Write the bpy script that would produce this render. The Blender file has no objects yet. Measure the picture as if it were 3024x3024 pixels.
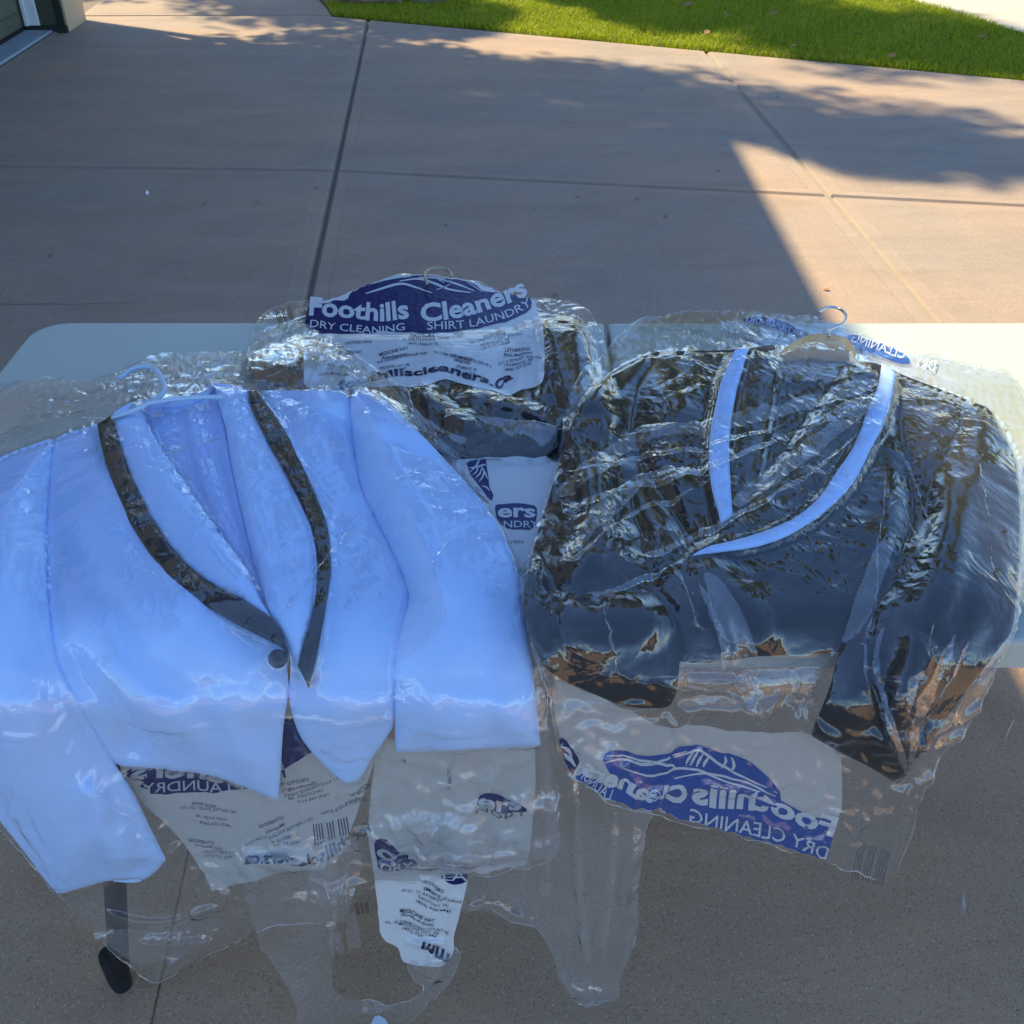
import bpy, bmesh, math, random
import numpy as np
from mathutils import Vector, Matrix
from mathutils.geometry import delaunay_2d_cdt

random.seed(7)
RNG = np.random.default_rng(11)
scene = bpy.context.scene
COL = scene.collection

# ------------------------------------------------------------------ camera, sky, sun, exposure
CAM_H = 1.475
PITCH = math.radians(37.2)                      # below the horizon
cam_data = bpy.data.cameras.new('camera')
cam_data.sensor_width = 36.0
cam_data.lens = 36.0
cam_data.clip_start = 0.05
cam_data.clip_end = 400.0
cam = bpy.data.objects.new('camera', cam_data)
cam.location = (0, 0, CAM_H)
cam.rotation_euler = (math.pi / 2 - PITCH, 0, 0)
COL.objects.link(cam)
scene.camera = cam

SUN_DIR = Vector((-0.65, 0.44, 1.0)).normalized()   # towards the sun
SUN_EL = math.asin(SUN_DIR.z)
SUN_AZ = math.atan2(SUN_DIR.x, SUN_DIR.y)
world = bpy.data.worlds.new('World')
scene.world = world
world.use_nodes = True
wn = world.node_tree
wn.nodes.clear()
sky = wn.nodes.new('ShaderNodeTexSky')
sky.sky_type = 'NISHITA'
sky.sun_disc = False
sky.sun_elevation = SUN_EL
sky.sun_rotation = SUN_AZ
sky.altitude = 1000
sky.air_density = 1.0
sky.dust_density = 0.1
sky.ozone_density = 6.0
bg = wn.nodes.new('ShaderNodeBackground')
bg.inputs['Strength'].default_value = 0.128
wout = wn.nodes.new('ShaderNodeOutputWorld')
wn.links.new(sky.outputs[0], bg.inputs[0])
wn.links.new(bg.outputs[0], wout.inputs[0])

sun_data = bpy.data.lights.new('sun', 'SUN')
sun_data.energy = 3.45
sun_data.angle = math.radians(0.55)
sun_data.color = (1.0, 0.84, 0.53)
sun = bpy.data.objects.new('sun', sun_data)
sun.rotation_euler = SUN_DIR.to_track_quat('Z', 'Y').to_euler()
COL.objects.link(sun)

vs = scene.view_settings
scene.display_settings.display_device = 'sRGB'
vs.view_transform = 'Standard'
vs.look = 'None'
vs.gamma = 1.0
vs.exposure = 1.45
vs.use_curve_mapping = False
scene.render.film_transparent = False
cy = scene.cycles
cy.max_bounces = 10
cy.transparent_max_bounces = 40
cy.diffuse_bounces = 4
cy.glossy_bounces = 5
cy.transmission_bounces = 6
cy.caustics_reflective = False
cy.caustics_refractive = False
cy.use_denoising = True
cy.sample_clamp_indirect = 6.0

# ------------------------------------------------------------------ geometry of the view: points on real planes
NPX = 3024.0
CT, ST = math.cos(PITCH), math.sin(PITCH)
TOP = 0.73            # table top height
YF = 0.763            # front edge of the table
RB = 0.058            # soft bend of whatever hangs over the edge
YD = YF - 0.032       # plane of the vertical fall, just clear of the table
YC, ZC = YD + RB, TOP - RB


def ray(u, v):
    u = np.asarray(u, float); v = np.asarray(v, float)
    x = (u - NPX / 2) / NPX
    y = -(v - NPX / 2) / NPX
    return x, y * ST + CT, y * CT - ST      # right, forward, up


def G(u, v, z=0.0):
    """Point of the horizontal plane at height z."""
    dx, dy, dz = ray(u, v)
    t = (z - CAM_H) / dz
    return Vector((float(dx * t), float(dy * t), z))


def P(u, v, L):
    """Point of the draped surface (table top, rounded front edge, vertical fall) lifted by L."""
    u = np.asarray(u, float); v = np.asarray(v, float)
    L = np.broadcast_to(np.asarray(L, float), u.shape)
    dx, dy, dz = ray(u, v)
    t1 = (TOP + L - CAM_H) / dz
    y1 = dy * t1
    on_top = (y1 >= YC) & (dz < 0)
    t2 = (YD - L) / dy
    z2 = CAM_H + dz * t2
    on_fall = (~on_top) & (z2 <= ZC)
    R = RB + L
    a = dy * dy + dz * dz
    b = -2 * (YC * dy + (ZC - CAM_H) * dz)
    c = YC * YC + (ZC - CAM_H) ** 2 - R * R
    disc = np.maximum(b * b - 4 * a * c, 0)
    t3 = (-b - np.sqrt(disc)) / (2 * a)
    t = np.where(on_top, t1, np.where(on_fall, t2, t3))
    return np.stack([dx * t, dy * t, CAM_H + dz * t], -1)


def XSL(p):
    """World point -> (X, arc length s, lift L, outward normal) on the draped surface."""
    X, Y, Z = p[..., 0], p[..., 1], p[..., 2]
    top = Y >= YC
    fall = (~top) & (Z <= ZC)
    s = np.where(top, YC - Y, 0.0)
    L = np.where(top, Z - TOP, 0.0)
    s = np.where(fall, RB * math.pi / 2 + (ZC - Z), s)
    L = np.where(fall, YD - Y, L)
    arc = ~(top | fall)
    ang = np.arctan2(YC - Y, np.maximum(Z - ZC, 1e-6))
    s = np.where(arc, RB * ang, s)
    d = np.sqrt((YC - Y) ** 2 + (Z - ZC) ** 2)
    L = np.where(arc, d - RB, L)
    n = np.zeros(p.shape)
    n[..., 2] = np.where(top, 1.0, np.where(fall, 0.0, np.cos(ang)))
    n[..., 1] = np.where(top, 0.0, np.where(fall, -1.0, -np.sin(ang)))
    return X, s, L, n


# ------------------------------------------------------------------ object helpers
def tag(o, label=None, cat=None, group=None, kind=None):
    if label: o['label'] = label
    if cat: o['category'] = cat
    if group: o['group'] = group
    if kind: o['kind'] = kind
    return o


def link(name, me, mat=None, parent=None):
    o = bpy.data.objects.new(name, me)
    COL.objects.link(o)
    if mat is not None:
        me.materials.append(mat)
    if parent is not None:
        o.parent = parent
        o.matrix_parent_inverse = Matrix.Translation(parent.location).inverted() if parent.parent is None else parent_world(parent).inverted()
    return o


def parent_world(p):
    m = p.matrix_basis.copy()
    while p.parent is not None:
        m = p.parent.matrix_basis @ p.matrix_parent_inverse @ m if False else m
        m = p.parent.matrix_basis @ p.matrix_parent_inverse @ m
        p = p.parent
    return m


def mesh_obj(name, verts, faces, mat=None, parent=None, smooth=False):
    me = bpy.data.meshes.new(name)
    me.from_pydata([tuple(map(float, v)) for v in verts], [], [tuple(map(int, f)) for f in faces])
    me.update()
    if smooth:
        me.polygons.foreach_set('use_smooth', [True] * len(me.polygons))
    return link(name, me, mat, parent)


def tri_obj(name, V, F, mat=None, parent=None, smooth=True):
    """Fast path for big arrays. V (n,3), F (m,k)."""
    V = np.asarray(V, np.float32); F = np.asarray(F, np.int32)
    me = bpy.data.meshes.new(name)
    m, k = F.shape
    me.vertices.add(len(V)); me.vertices.foreach_set('co', V.ravel())
    me.loops.add(m * k); me.loops.foreach_set('vertex_index', F.ravel())
    me.polygons.add(m)
    me.polygons.foreach_set('loop_start', np.arange(0, m * k, k, dtype=np.int32))
    me.polygons.foreach_set('loop_total', np.full(m, k, np.int32))
    me.polygons.foreach_set('use_smooth', np.full(m, smooth, bool))
    me.update(calc_edges=True)
    me.validate()
    return link(name, me, mat, parent)


def bm_obj(name, bm, mat=None, parent=None, smooth=False):
    me = bpy.data.meshes.new(name)
    bmesh.ops.recalc_face_normals(bm, faces=bm.faces)
    bm.to_mesh(me); bm.free()
    if smooth:
        me.polygons.foreach_set('use_smooth', [True] * len(me.polygons))
    return link(name, me, mat, parent)


def add_box(bm, lo, hi, bevel=0.0, segs=1):
    r = bmesh.ops.create_cube(bm, size=1.0)
    vs_ = r['verts']
    lo = Vector(lo); hi = Vector(hi)
    for v in vs_:
        v.co = Vector(((lo.x + hi.x) / 2 + v.co.x * (hi.x - lo.x), (lo.y + hi.y) / 2 + v.co.y * (hi.y - lo.y), (lo.z + hi.z) / 2 + v.co.z * (hi.z - lo.z)))
    if bevel > 0:
        es = list({e for v in vs_ for e in v.link_edges})
        bmesh.ops.bevel(bm, geom=es, offset=bevel, segments=segs, affect='EDGES', profile=0.6)


def box_obj(name, lo, hi, mat, parent=None, bevel=0.0, segs=1):
    bm = bmesh.new(); add_box(bm, lo, hi, bevel, segs)
    return bm_obj(name, bm, mat, parent)


def add_tube(bm, pts, rad, sides=10, cap=True):
    """Tube along a polyline; rad a number or one per point."""
    pts = [Vector(p) for p in pts]
    n = len(pts)
    rads = [rad] * n if not hasattr(rad, '__len__') else list(rad)
    rings = []
    prev = None
    for i, p in enumerate(pts):
        t = (pts[min(i + 1, n - 1)] - pts[max(i - 1, 0)]).normalized()
        if prev is None:
            a = Vector((0, 0, 1)) if abs(t.z) < 0.9 else Vector((1, 0, 0))
            prev = t.cross(a).normalized()
        prev = (prev - t * prev.dot(t)).normalized()
        b = t.cross(prev)
        rings.append([bm.verts.new(p + (prev * math.cos(k * 2 * math.pi / sides) + b * math.sin(k * 2 * math.pi / sides)) * rads[i]) for k in range(sides)])
    for i in range(n - 1):
        for k in range(sides):
            bm.faces.new((rings[i][k], rings[i][(k + 1) % sides], rings[i + 1][(k + 1) % sides], rings[i + 1][k]))
    if cap:
        bm.faces.new(rings[0]); bm.faces.new(rings[-1])


def tube_obj(name, pts, rad, mat, parent=None, sides=10):
    bm = bmesh.new(); add_tube(bm, pts, rad, sides)
    return bm_obj(name, bm, mat, parent, smooth=True)


def empty(name, loc, label=None, cat=None, group=None, kind=None):
    o = bpy.data.objects.new(name, None)
    COL.objects.link(o)
    o.location = loc
    return tag(o, label, cat, group, kind)


# ------------------------------------------------------------------ material helpers
class N:
    def __init__(self, name):
        self.m = bpy.data.materials.new(name)
        self.m.use_nodes = True
        self.t = self.m.node_tree
        self.t.nodes.clear()
        self.out = self.t.nodes.new('ShaderNodeOutputMaterial')

    def n(self, typ, ins=None, **kw):
        nd = self.t.nodes.new('ShaderNode' + typ)
        for k, v in kw.items():
            setattr(nd, k, v)
        for k, v in (ins or {}).items():
            if isinstance(v, bpy.types.NodeSocket):
                self.t.links.new(v, nd.inputs[k])
            else:
                nd.inputs[k].default_value = v
        return nd

    def coord(self, which='Object'):
        return self.n('TexCoord').outputs[which]

    def mapping(self, vec, scale=(1, 1, 1), rot=(0, 0, 0)):
        return self.n('Mapping', {'Vector': vec, 'Scale': scale, 'Rotation': rot}).outputs[0]

    def noise(self, vec, scale, detail=3, rough=0.5, dist=0.0, typ='FBM'):
        return self.n('TexNoise', {'Vector': vec, 'Scale': scale, 'Detail': detail, 'Roughness': rough, 'Distortion': dist}, noise_type=typ).outputs[0]

    def ramp(self, fac, stops, interp='LINEAR'):
        nd = self.n('ValToRGB', {'Fac': fac})
        cr = nd.color_ramp
        cr.interpolation = interp
        while len(cr.elements) > 1:
            cr.elements.remove(cr.elements[-1])
        for i, (p, c) in enumerate(stops):
            e = cr.elements[0] if i == 0 else cr.elements.new(p)
            e.position = p
            e.color = (*c, 1) if len(c) == 3 else c
        return nd.outputs[0]

    def mix(self, fac, a, b, blend='MIX'):
        nd = self.n('Mix', {}, data_type='RGBA', blend_type=blend)
        for idx, v in ((0, fac), (6, a), (7, b)):
            if isinstance(v, bpy.types.NodeSocket):
                self.t.links.new(v, nd.inputs[idx])
            else:
                nd.inputs[idx].default_value = v if idx == 0 else ((*v, 1) if len(v) == 3 else v)
        return nd.outputs[2]

    def math(self, op, a, b=0.0, clamp=False):
        nd = self.n('Math', {0: a, 1: b}, operation=op)
        nd.use_clamp = clamp
        return nd.outputs[0]

    def bump(self, h, strength=0.3, dist=0.01, normal=None):
        ins = {'Height': h, 'Strength': strength, 'Distance': dist}
        if normal is not None: ins['Normal'] = normal
        return self.n('Bump', ins).outputs[0]

    def bsdf(self, **ins):
        nd = self.n('BsdfPrincipled', {k.replace('_', ' '): v for k, v in ins.items()})
        self.t.links.new(nd.outputs[0], self.out.inputs[0])
        return nd

    def surf(self, sh):
        self.t.links.new(sh, self.out.inputs[0])
        return self.m


def c4(c): return (*c, 1.0)


def plain(name, col, rough=0.6, metal=0.0, spec=0.5, var=0.0, scale=8.0, bump=0.0, bscale=60.0):
    k = N(name)
    co = k.coord()
    base = c4(col)
    if var > 0:
        f = k.noise(co, scale, 4, 0.6)
        base = k.mix(f, tuple(max(0, c * (1 - var)) for c in col), tuple(min(1, c * (1 + var)) for c in col))
    b = k.bsdf(Base_Color=base, Roughness=rough, Metallic=metal)
    b.inputs['Specular IOR Level'].default_value = spec
    if bump > 0:
        k.t.links.new(k.bump(k.noise(co, bscale, 4, 0.6), bump, 0.004), b.inputs['Normal'])
    return k.m


def concrete(name, col, speck=1.0, smooth=False):
    k = N(name)
    geo = k.n('NewGeometry').outputs['Position']
    big = k.noise(geo, 0.9, 4, 0.6)
    med = k.noise(k.mapping(geo, (5, 9, 5)), 1.0, 5, 0.65)
    streak = k.noise(k.mapping(geo, (1.2, 4.0, 1.0)), 1.0, 5, 0.7, 0.6)
    warm = tuple(c * f for c, f in zip(col, (1.10, 1.0, 0.93)))
    cool = tuple(c * f for c, f in zip(col, (0.86, 0.95, 1.05)))
    c = k.mix(k.ramp(big, [(0.35, (0, 0, 0)), (0.65, (1, 1, 1))]), warm, cool)
    c = k.mix(k.math('MULTIPLY', k.ramp(streak, [(0.42, (0, 0, 0)), (0.70, (1, 1, 1))]), 0.6), c, tuple(x * 0.70 for x in col))
    c = k.mix(k.math('MULTIPLY', k.ramp(med, [(0.45, (0, 0, 0)), (0.75, (1, 1, 1))]), 0.3), c, tuple(min(1, x * 1.22) for x in col))
    # exposed fine aggregate: dark and pale grains
    vor = k.n('TexVoronoi', {'Vector': geo, 'Scale': 250.0, 'Randomness': 1.0})
    cellv = k.n('SeparateColor', {'Color': vor.outputs['Color']}).outputs[0]
    dark = k.ramp(cellv, [(0.0, (1, 1, 1)), (0.20, (1, 1, 1)), (0.24, (0, 0, 0))])
    pale = k.ramp(cellv, [(0.90, (0, 0, 0)), (0.94, (1, 1, 1))])
    near = k.ramp(vor.outputs['Distance'], [(0.25, (1, 1, 1)), (0.55, (0, 0, 0))])
    c = k.mix(k.math('MULTIPLY', k.math('MULTIPLY', dark, near), 0.5 * speck), c, tuple(x * 0.28 for x in col))
    c = k.mix(k.math('MULTIPLY', k.math('MULTIPLY', pale, near), 0.6 * speck), c, (0.55, 0.48, 0.42))
    v2 = k.n('TexVoronoi', {'Vector': geo, 'Scale': 34.0, 'Randomness': 1.0})
    cell2 = k.n('SeparateColor', {'Color': v2.outputs['Color']}).outputs[1]
    spot = k.math('MULTIPLY', k.ramp(cell2, [(0.06, (1, 1, 1)), (0.07, (0, 0, 0))]), k.ramp(v2.outputs['Distance'], [(0.10, (1, 1, 1)), (0.2, (0, 0, 0))]))
    c = k.mix(k.math('MULTIPLY', spot, 0.3 * speck), c, tuple(x * 0.35 for x in col))
    grain = k.ramp(k.noise(geo, 420, 2, .7), [(.3, (.72, .72, .72)), (.7, (1.22, 1.22, 1.22))])
    c = k.mix(1.0 * min(1.0, speck), c, grain, 'MULTIPLY')
    b = k.bsdf(Base_Color=c, Roughness=0.82)
    b.inputs['Specular IOR Level'].default_value = 0.35
    h = k.math('ADD', k.math('MULTIPLY', k.noise(geo, 160, 4, 0.7), 0.8), k.math('MULTIPLY', dark, -0.35 * speck))
    k.t.links.new(k.bump(h, 0.15 if smooth else 0.35, 0.004), b.inputs['Normal'])
    return k.m


# ------------------------------------------------------------------ driveway
CONC = (0.365, 0.275, 0.200)
M_slab = concrete('brown_concrete', CONC)
M_slab_near = concrete('bounce_warmed_concrete', (0.46, 0.30, 0.178))  # same concrete, redder and lighter: warm bounced light put into the near colour
M_edge = concrete('trowelled_concrete_margin', tuple(c * 1.01 for c in CONC), speck=0.35, smooth=True)
M_joint = plain('dark_joint', (0.19, 0.155, 0.125), 0.95)
M_walk = concrete('pale_concrete', (0.50, 0.46, 0.38), speck=0.4)
M_soil = plain('soil', (0.07, 0.055, 0.035), 0.95, var=0.4, scale=20)


def line_x(a, b, c, d):
    """Intersection of lines ab and cd in plan."""
    x1, y1, x2, y2 = a[0], a[1], b[0], b[1]
    x3, y3, x4, y4 = c[0], c[1], d[0], d[1]
    den = (x1 - x2) * (y3 - y4) - (y1 - y2) * (x3 - x4)
    px = ((x1 * y2 - y1 * x2) * (x3 - x4) - (x1 - x2) * (x3 * y4 - y3 * x4)) / den
    py = ((x1 * y2 - y1 * x2) * (y3 - y4) - (y1 - y2) * (x3 * y4 - y3 * x4)) / den
    return (px, py)


def inset(poly, d):
    n = len(poly)
    area = sum(poly[i][0] * poly[(i + 1) % n][1] - poly[(i + 1) % n][0] * poly[i][1] for i in range(n))
    sg = 1 if area > 0 else -1
    lines = []
    for i in range(n):
        a = Vector(poly[i][:2]); b = Vector(poly[(i + 1) % n][:2])
        t = (b - a).normalized(); nn = Vector((-t.y, t.x)) * sg * d
        lines.append((a + nn, b + nn))
    return [line_x(*lines[i - 1], *lines[i]) for i in range(n)]


ground = mesh_obj('ground', [(-80, -60, -0.09), (90, -60, -0.09), (90, 160, -0.09), (-80, 160, -0.09)], [(0, 1, 2, 3)], M_soil)
tag(ground, kind='structure')
driveway = mesh_obj('driveway', [(-6, -9, -0.021), (9, -9, -0.021), (9, 9, -0.021), (-6, 9, -0.021)], [(0, 1, 2, 3)], M_joint)
tag(driveway, kind='structure')


def slab(poly, gap=0.006, margin=0.055, mat=None):
    o = inset(poly, gap); r = inset(poly, gap + (0.011 if gap > .003 else .004)); i = inset(poly, gap + margin); i2 = inset(poly, gap + margin + 0.006)
    n = len(poly)
    V = [(x, y, -0.05) for x, y in o] + [(x, y, -0.016 if gap > .003 else -.0045) for x, y in o] + [(x, y, -0.0012) for x, y in r] + [(x, y, -0.0010) for x, y in i] + [(x, y, 0.0) for x, y in i2]
    F = []
    for q in range(4):
        for k in range(n):
            F.append((q * n + k, q * n + (k + 1) % n, (q + 1) * n + (k + 1) % n, (q + 1) * n + k))
    F.append(tuple(range(4 * n, 5 * n)))
    ob = mesh_obj('concrete_slab', V, F, mat or M_slab, driveway)
    ob.data.materials.append(mat or M_edge)
    for pi, p in enumerate(ob.data.polygons):
        p.material_index = 1 if pi < 3 * n else 0
    bm = bmesh.new(); bm.from_mesh(ob.data); bmesh.ops.recalc_face_normals(bm, faces=bm.faces); bm.to_mesh(ob.data); bm.free()
    return ob


J1 = (G(1088, 55), G(900, 923))
J2 = (G(2094, 160), G(2755, 939))
J0x = -2.86
J0 = ((J0x, 0), (J0x, 8))
J3 = (J2[0] + Vector((2.1, 0, 0)), J2[1] + Vector((2.1, 0, 0)))
J4 = (J2[0] + Vector((5.1, 0, 0)), J2[1] + Vector((5.1, 0, 0)))
H0 = (G(260, 46), G(970, 44))
H1L = (G(0, 489), G(985, 502))
H1R = (G(985, 502), G(3024, 606))
H2 = ((-3, 2.02), (4, 1.95))
H3 = ((-3, -0.9), (4, -1.0))
H4 = ((-3, -4.7), (4, -4.8))
H5 = ((-3, -7.7), (4, -7.8))
LAWN_A, LAWN_B = G(1000, 49), G(3024, 235)
LE = (LAWN_A, LAWN_B)


def q(*pairs): return [line_x(*a, *b) for a, b in pairs]


slab(q((J0, H1L), (J1, H1L), (J1, LE), (LE, H0), (J0, H0)))
slab(q((J1, H1R), (J2, H1R), (J2, LE), (J1, LE)))
slab(q((J2, H1R), (J3, H1R), (J3, LE), (J2, LE)))
slab(q((J3, H1R), (J4, H1R), (J4, LE), (J3, LE)))
slab(q((J0, H2), (J1, H2), (J1, H1L), (J0, H1L)))
slab(q((J1, H2), (J2, H2), (J2, H1R), (J1, H1R)))
slab(q((J2, H2), (J3, H2), (J3, H1R), (J2, H1R)))
slab(q((J3, H2), (J4, H2), (J4, H1R), (J3, H1R)))
for ha, hb in ((H2, H3), (H3, H4), (H4, H5)):
    for ja, jb in ((J0, J1), (J1, J2), (J2, J3), (J3, J4)):
        slab(q((ja, hb), (jb, hb), (jb, ha), (ja, ha)), gap=.0005 if ha is H2 else .006, margin=.03 if ha is H2 else .055, mat=M_slab_near)
# the walk that leads past the house, beyond the last joint
cornr = G(970, 43)
PW = [G(985, 44), G(978, 36), G(970, 22), G(957, 8), G(944, -6)]
PWD = (PW[-1], PW[-1] + Vector((-0.75, 1.4, 0)))
slab([line_x(J0, (0, 0, 0), (J0x, 0), (0, 0)) if False else q((J0, H0))[0], tuple(PW[0][:2]), tuple(PW[1][:2]), tuple(PW[2][:2]), tuple(PW[3][:2]), tuple(PW[4][:2]), tuple((PW[4] + Vector((-0.9, 1.6, 0)))[:2]), (J0x - 0.1, PW[4].y + 1.6)], margin=0.04)
wk = PW[4] + Vector((-0.9, 1.6, 0))
slab([(J0x - 0.1, wk.y), (wk.x, wk.y), (wk.x - 1.2, wk.y + 2.0), (J0x - 1.6, wk.y + 2.0)], margin=0.04)

M_fill = plain('pale_joint_sand', (0.30, 0.25, 0.19), .95, var=.2, scale=40)
fa, fb = J2[0], J2[1] + (J2[1] - J2[0]) * .3
mesh_obj('joint_filler', [fa + Vector((-.011, 0, -.0085)), fa + Vector((.011, 0, -.0085)), fb + Vector((.011, 0, -.0085)), fb + Vector((-.011, 0, -.0085))], [(0, 1, 2, 3)], M_fill, driveway)
# hairline crack in the near slab
ck = [G(u, v) + Vector((0, 0, 0.0005)) for u, v in ((-120, 897), (60, 899), (140, 897), (220, 899), (300, 896), (360, 898), (430, 893))]
V = []; F = []
for i, p in enumerate(ck):
    w = 0.0028 * (1 - i / len(ck)) + 0.0006
    V += [p + Vector((0, w, 0)), p - Vector((0, w, 0))]
    if i: F.append((2 * i - 2, 2 * i - 1, 2 * i + 1, 2 * i))
mesh_obj('crack', V, F, M_joint, driveway)

# ------------------------------------------------------------------ lawn, pavement across it
WALK_A, WALK_B = G(2678, 0), G(3024, 100)
wd = (WALK_B - WALK_A).normalized()
wn_ = Vector((-wd.y, wd.x, 0))
if wn_.y < 0: wn_ = -wn_
pa, pb = WALK_A - wd * 12, WALK_B + wd * 5
pavement = mesh_obj('pavement', [pa + Vector((0, 0, .004)), pb + Vector((0, 0, .004)), pb + wn_ * 2.4 + Vector((0, 0, .004)), pa + wn_ * 2.4 + Vector((0, 0, .004))], [(0, 1, 2, 3)], M_walk)
tag(pavement, kind='structure')

ld = (LAWN_B - LAWN_A).normalized()
lawn_pts = [Vector(p) for p in PW[::-1]]
lawn_poly = [PW[4] + Vector((-2.1, 3.6, 0)), PW[4] + Vector((-0.9, 1.6, 0))] + lawn_pts + [LAWN_B, LAWN_B + ld * 6, LAWN_B + ld * 6 + Vector((1, 9, 0)), PW[4] + Vector((-2.1, 14, 0))]
lawn_poly = [Vector((p.x, p.y, 0)) for p in lawn_poly]
M_lawn = plain('lawn_thatch', (0.09, 0.12, 0.028), 0.95, var=0.35, scale=6)
lawn_ground = mesh_obj('lawn', [(p.x, p.y, -0.012) for p in lawn_poly], [tuple(range(len(lawn_poly)))], M_lawn)
tag(lawn_ground, kind='structure')


def in_poly(px, py, poly):
    px = np.asarray(px, float); py = np.asarray(py, float)
    inside = np.zeros(px.shape, bool)
    n = len(poly)
    for i in range(n):
        x1, y1 = poly[i][0], poly[i][1]; x2, y2 = poly[(i + 1) % n][0], poly[(i + 1) % n][1]
        if y1 == y2: continue
        c = ((y1 > py) != (y2 > py)) & (px < (x2 - x1) * (py - y1) / (y2 - y1) + x1)
        inside ^= c
    return inside


kg = N('grass_blades')
gi = kg.n('NewGeometry')
rnd = gi.outputs['Random Per Island']
patch = kg.noise(gi.outputs['Position'], 2.2, 3, 0.6)
gc = kg.ramp(rnd, [(0.0, (0.19, 0.25, 0.008)), (0.5, (0.37, 0.45, 0.010)), (0.86, (0.52, 0.54, 0.02)), (1.0, (0.42, 0.38, 0.14))])
gc = kg.mix(kg.math('MULTIPLY', kg.ramp(patch, [(0.4, (0, 0, 0)), (0.7, (1, 1, 1))]), 0.45), gc, (0.38, 0.42, 0.03))
gd = kg.n('BsdfDiffuse', {'Color': gc}).outputs[0]
gt = kg.n('BsdfTranslucent', {'Color': gc}).outputs[0]
gg = kg.n('BsdfGlossy', {'Color': (1, 1, 1, 1), 'Roughness': 0.45}).outputs[0]
g1 = kg.n('MixShader', {0: 0.45, 1: gd, 2: gt}).outputs[0]
M_grass = kg.surf(kg.n('MixShader', {0: 0.02, 1: g1, 2: gg}).outputs[0])


def grass(count, ymax, h0, w0, region):
    x0, x1, y0, y1 = region
    bx = RNG.uniform(x0, x1, count); by = RNG.uniform(y0, y1, count)
    edge = in_poly(bx, by, lawn_poly)
    # keep clear of the pavement
    dist = (bx - WALK_A.x) * wn_.x + (by - WALK_A.y) * wn_.y
    keep = edge & (dist < 0.02)
    bx, by = bx[keep], by[keep]
    n = len(bx)
    ang = RNG.uniform(0, 2 * math.pi, n)
    h = h0 * RNG.uniform(0.55, 1.25, n) * (0.8 + 0.4 * np.sin(bx * 3.1 + 1.7 * np.sin(by * 2.3)) ** 2)
    w = w0 * RNG.uniform(0.7, 1.3, n)
    lean = RNG.normal(0, 0.55, (n, 2))
    cx, sx = np.cos(ang) * w, np.sin(ang) * w
    z0 = -0.012
    a = np.stack([bx - cx, by - sx, np.full(n, z0)], -1)
    b = np.stack([bx + cx, by + sx, np.full(n, z0)], -1)
    m1 = np.stack([bx - cx * .8 + lean[:, 0] * h * .35, by - sx * .8 + lean[:, 1] * h * .35, z0 + h * .6], -1)
    m2 = np.stack([bx + cx * .8 + lean[:, 0] * h * .35, by + sx * .8 + lean[:, 1] * h * .35, z0 + h * .6], -1)
    t = np.stack([bx + lean[:, 0] * h, by + lean[:, 1] * h, z0 + h], -1)
    V = np.stack([a, b, m1, m2, t], 1).reshape(-1, 3)
    k = np.arange(n)[:, None] * 5
    F = np.concatenate([k + np.array([[0, 1, 3]]), k + np.array([[0, 3, 2]]), k + np.array([[2, 3, 4]])], 0)
    return V, F


Vg, Fg = grass(430000, 9, 0.038, 0.0025, (-1.9, 5.0, 5.0, 9.4))
go = tri_obj('grass', Vg, Fg, M_grass, None, smooth=False)
tag(go, 'sunlit short green lawn grass beyond the driveway edge', 'grass', kind='stuff')

# ------------------------------------------------------------------ house: only its shaded garage corner shows
M_stucco = plain('tan_stucco', (0.55, 0.41, 0.24), 0.9, var=0.12, scale=30, bump=0.5, bscale=90)
M_door = plain('olive_garage_paint', (0.115, 0.125, 0.075), 0.5, var=0.05, scale=3)
M_olive = plain('dark_olive_trim', (0.055, 0.065, 0.04), 0.5, var=0.05)
M_dark = plain('dark_green_post', (0.012, 0.02, 0.014), 0.5)
M_white = plain('white_trim_paint', (0.74, 0.76, 0.76), 0.45, var=0.03)
M_shingle = plain('roof_shingle', (0.09, 0.08, 0.075), 0.9, var=0.3, scale=25)
M_sill = plain('damp_grey_threshold', (0.30, 0.34, 0.36), 0.7, var=0.3, scale=7, bump=0.2)
M_rubber = plain('black_rubber', (0.006, 0.006, 0.006), 0.9)

XW = -2.76       # outer wall face
XD = -3.02       # door face
Y0, Y1 = 1.9, 6.90
house = empty('house', (XW, 7.2, 0), 'two storey tan house with olive garage door at the driveway corner', 'house')
bm = bmesh.new()
add_box(bm, (XW - 7, Y1, -0.02), (XW, 7.22, 2.2))
add_box(bm, (XW - 7, 0.6, -0.02), (XW, Y0, 2.2))
add_box(bm, (XW - 7, 0.6, 2.2), (XW, 7.22, 5.3))
add_box(bm, (XW - 7, Y0, 0), (XD - 0.12, Y1, 2.2))
bm_obj('wall', bm, M_stucco, house)
EH = 5.25
bm = bmesh.new()
vs8 = [bm.verts.new(v) for v in ((-2.40, 0.6, EH), (-2.40, 7.22, EH), (-2.40, 7.22, EH - .18), (-2.40, 0.6, EH - .18),
                                 (-9.8, 0.6, EH + 2.6), (-9.8, 7.22, EH + 2.6), (-9.8, 7.22, EH + 2.3), (-9.8, 0.6, EH + 2.3))]
for f in ((0, 1, 2, 3), (4, 5, 1, 0), (7, 6, 2, 3), (4, 5, 6, 7), (0, 3, 7, 4), (1, 2, 6, 5)):
    bm.faces.new([vs8[i] for i in f])
bm_obj('roof', bm, M_shingle, house)
door = box_obj('garage_door', (XD - 0.05, Y0, 0.03), (XD - 0.012, Y1, 2.2), M_door, house)
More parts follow.
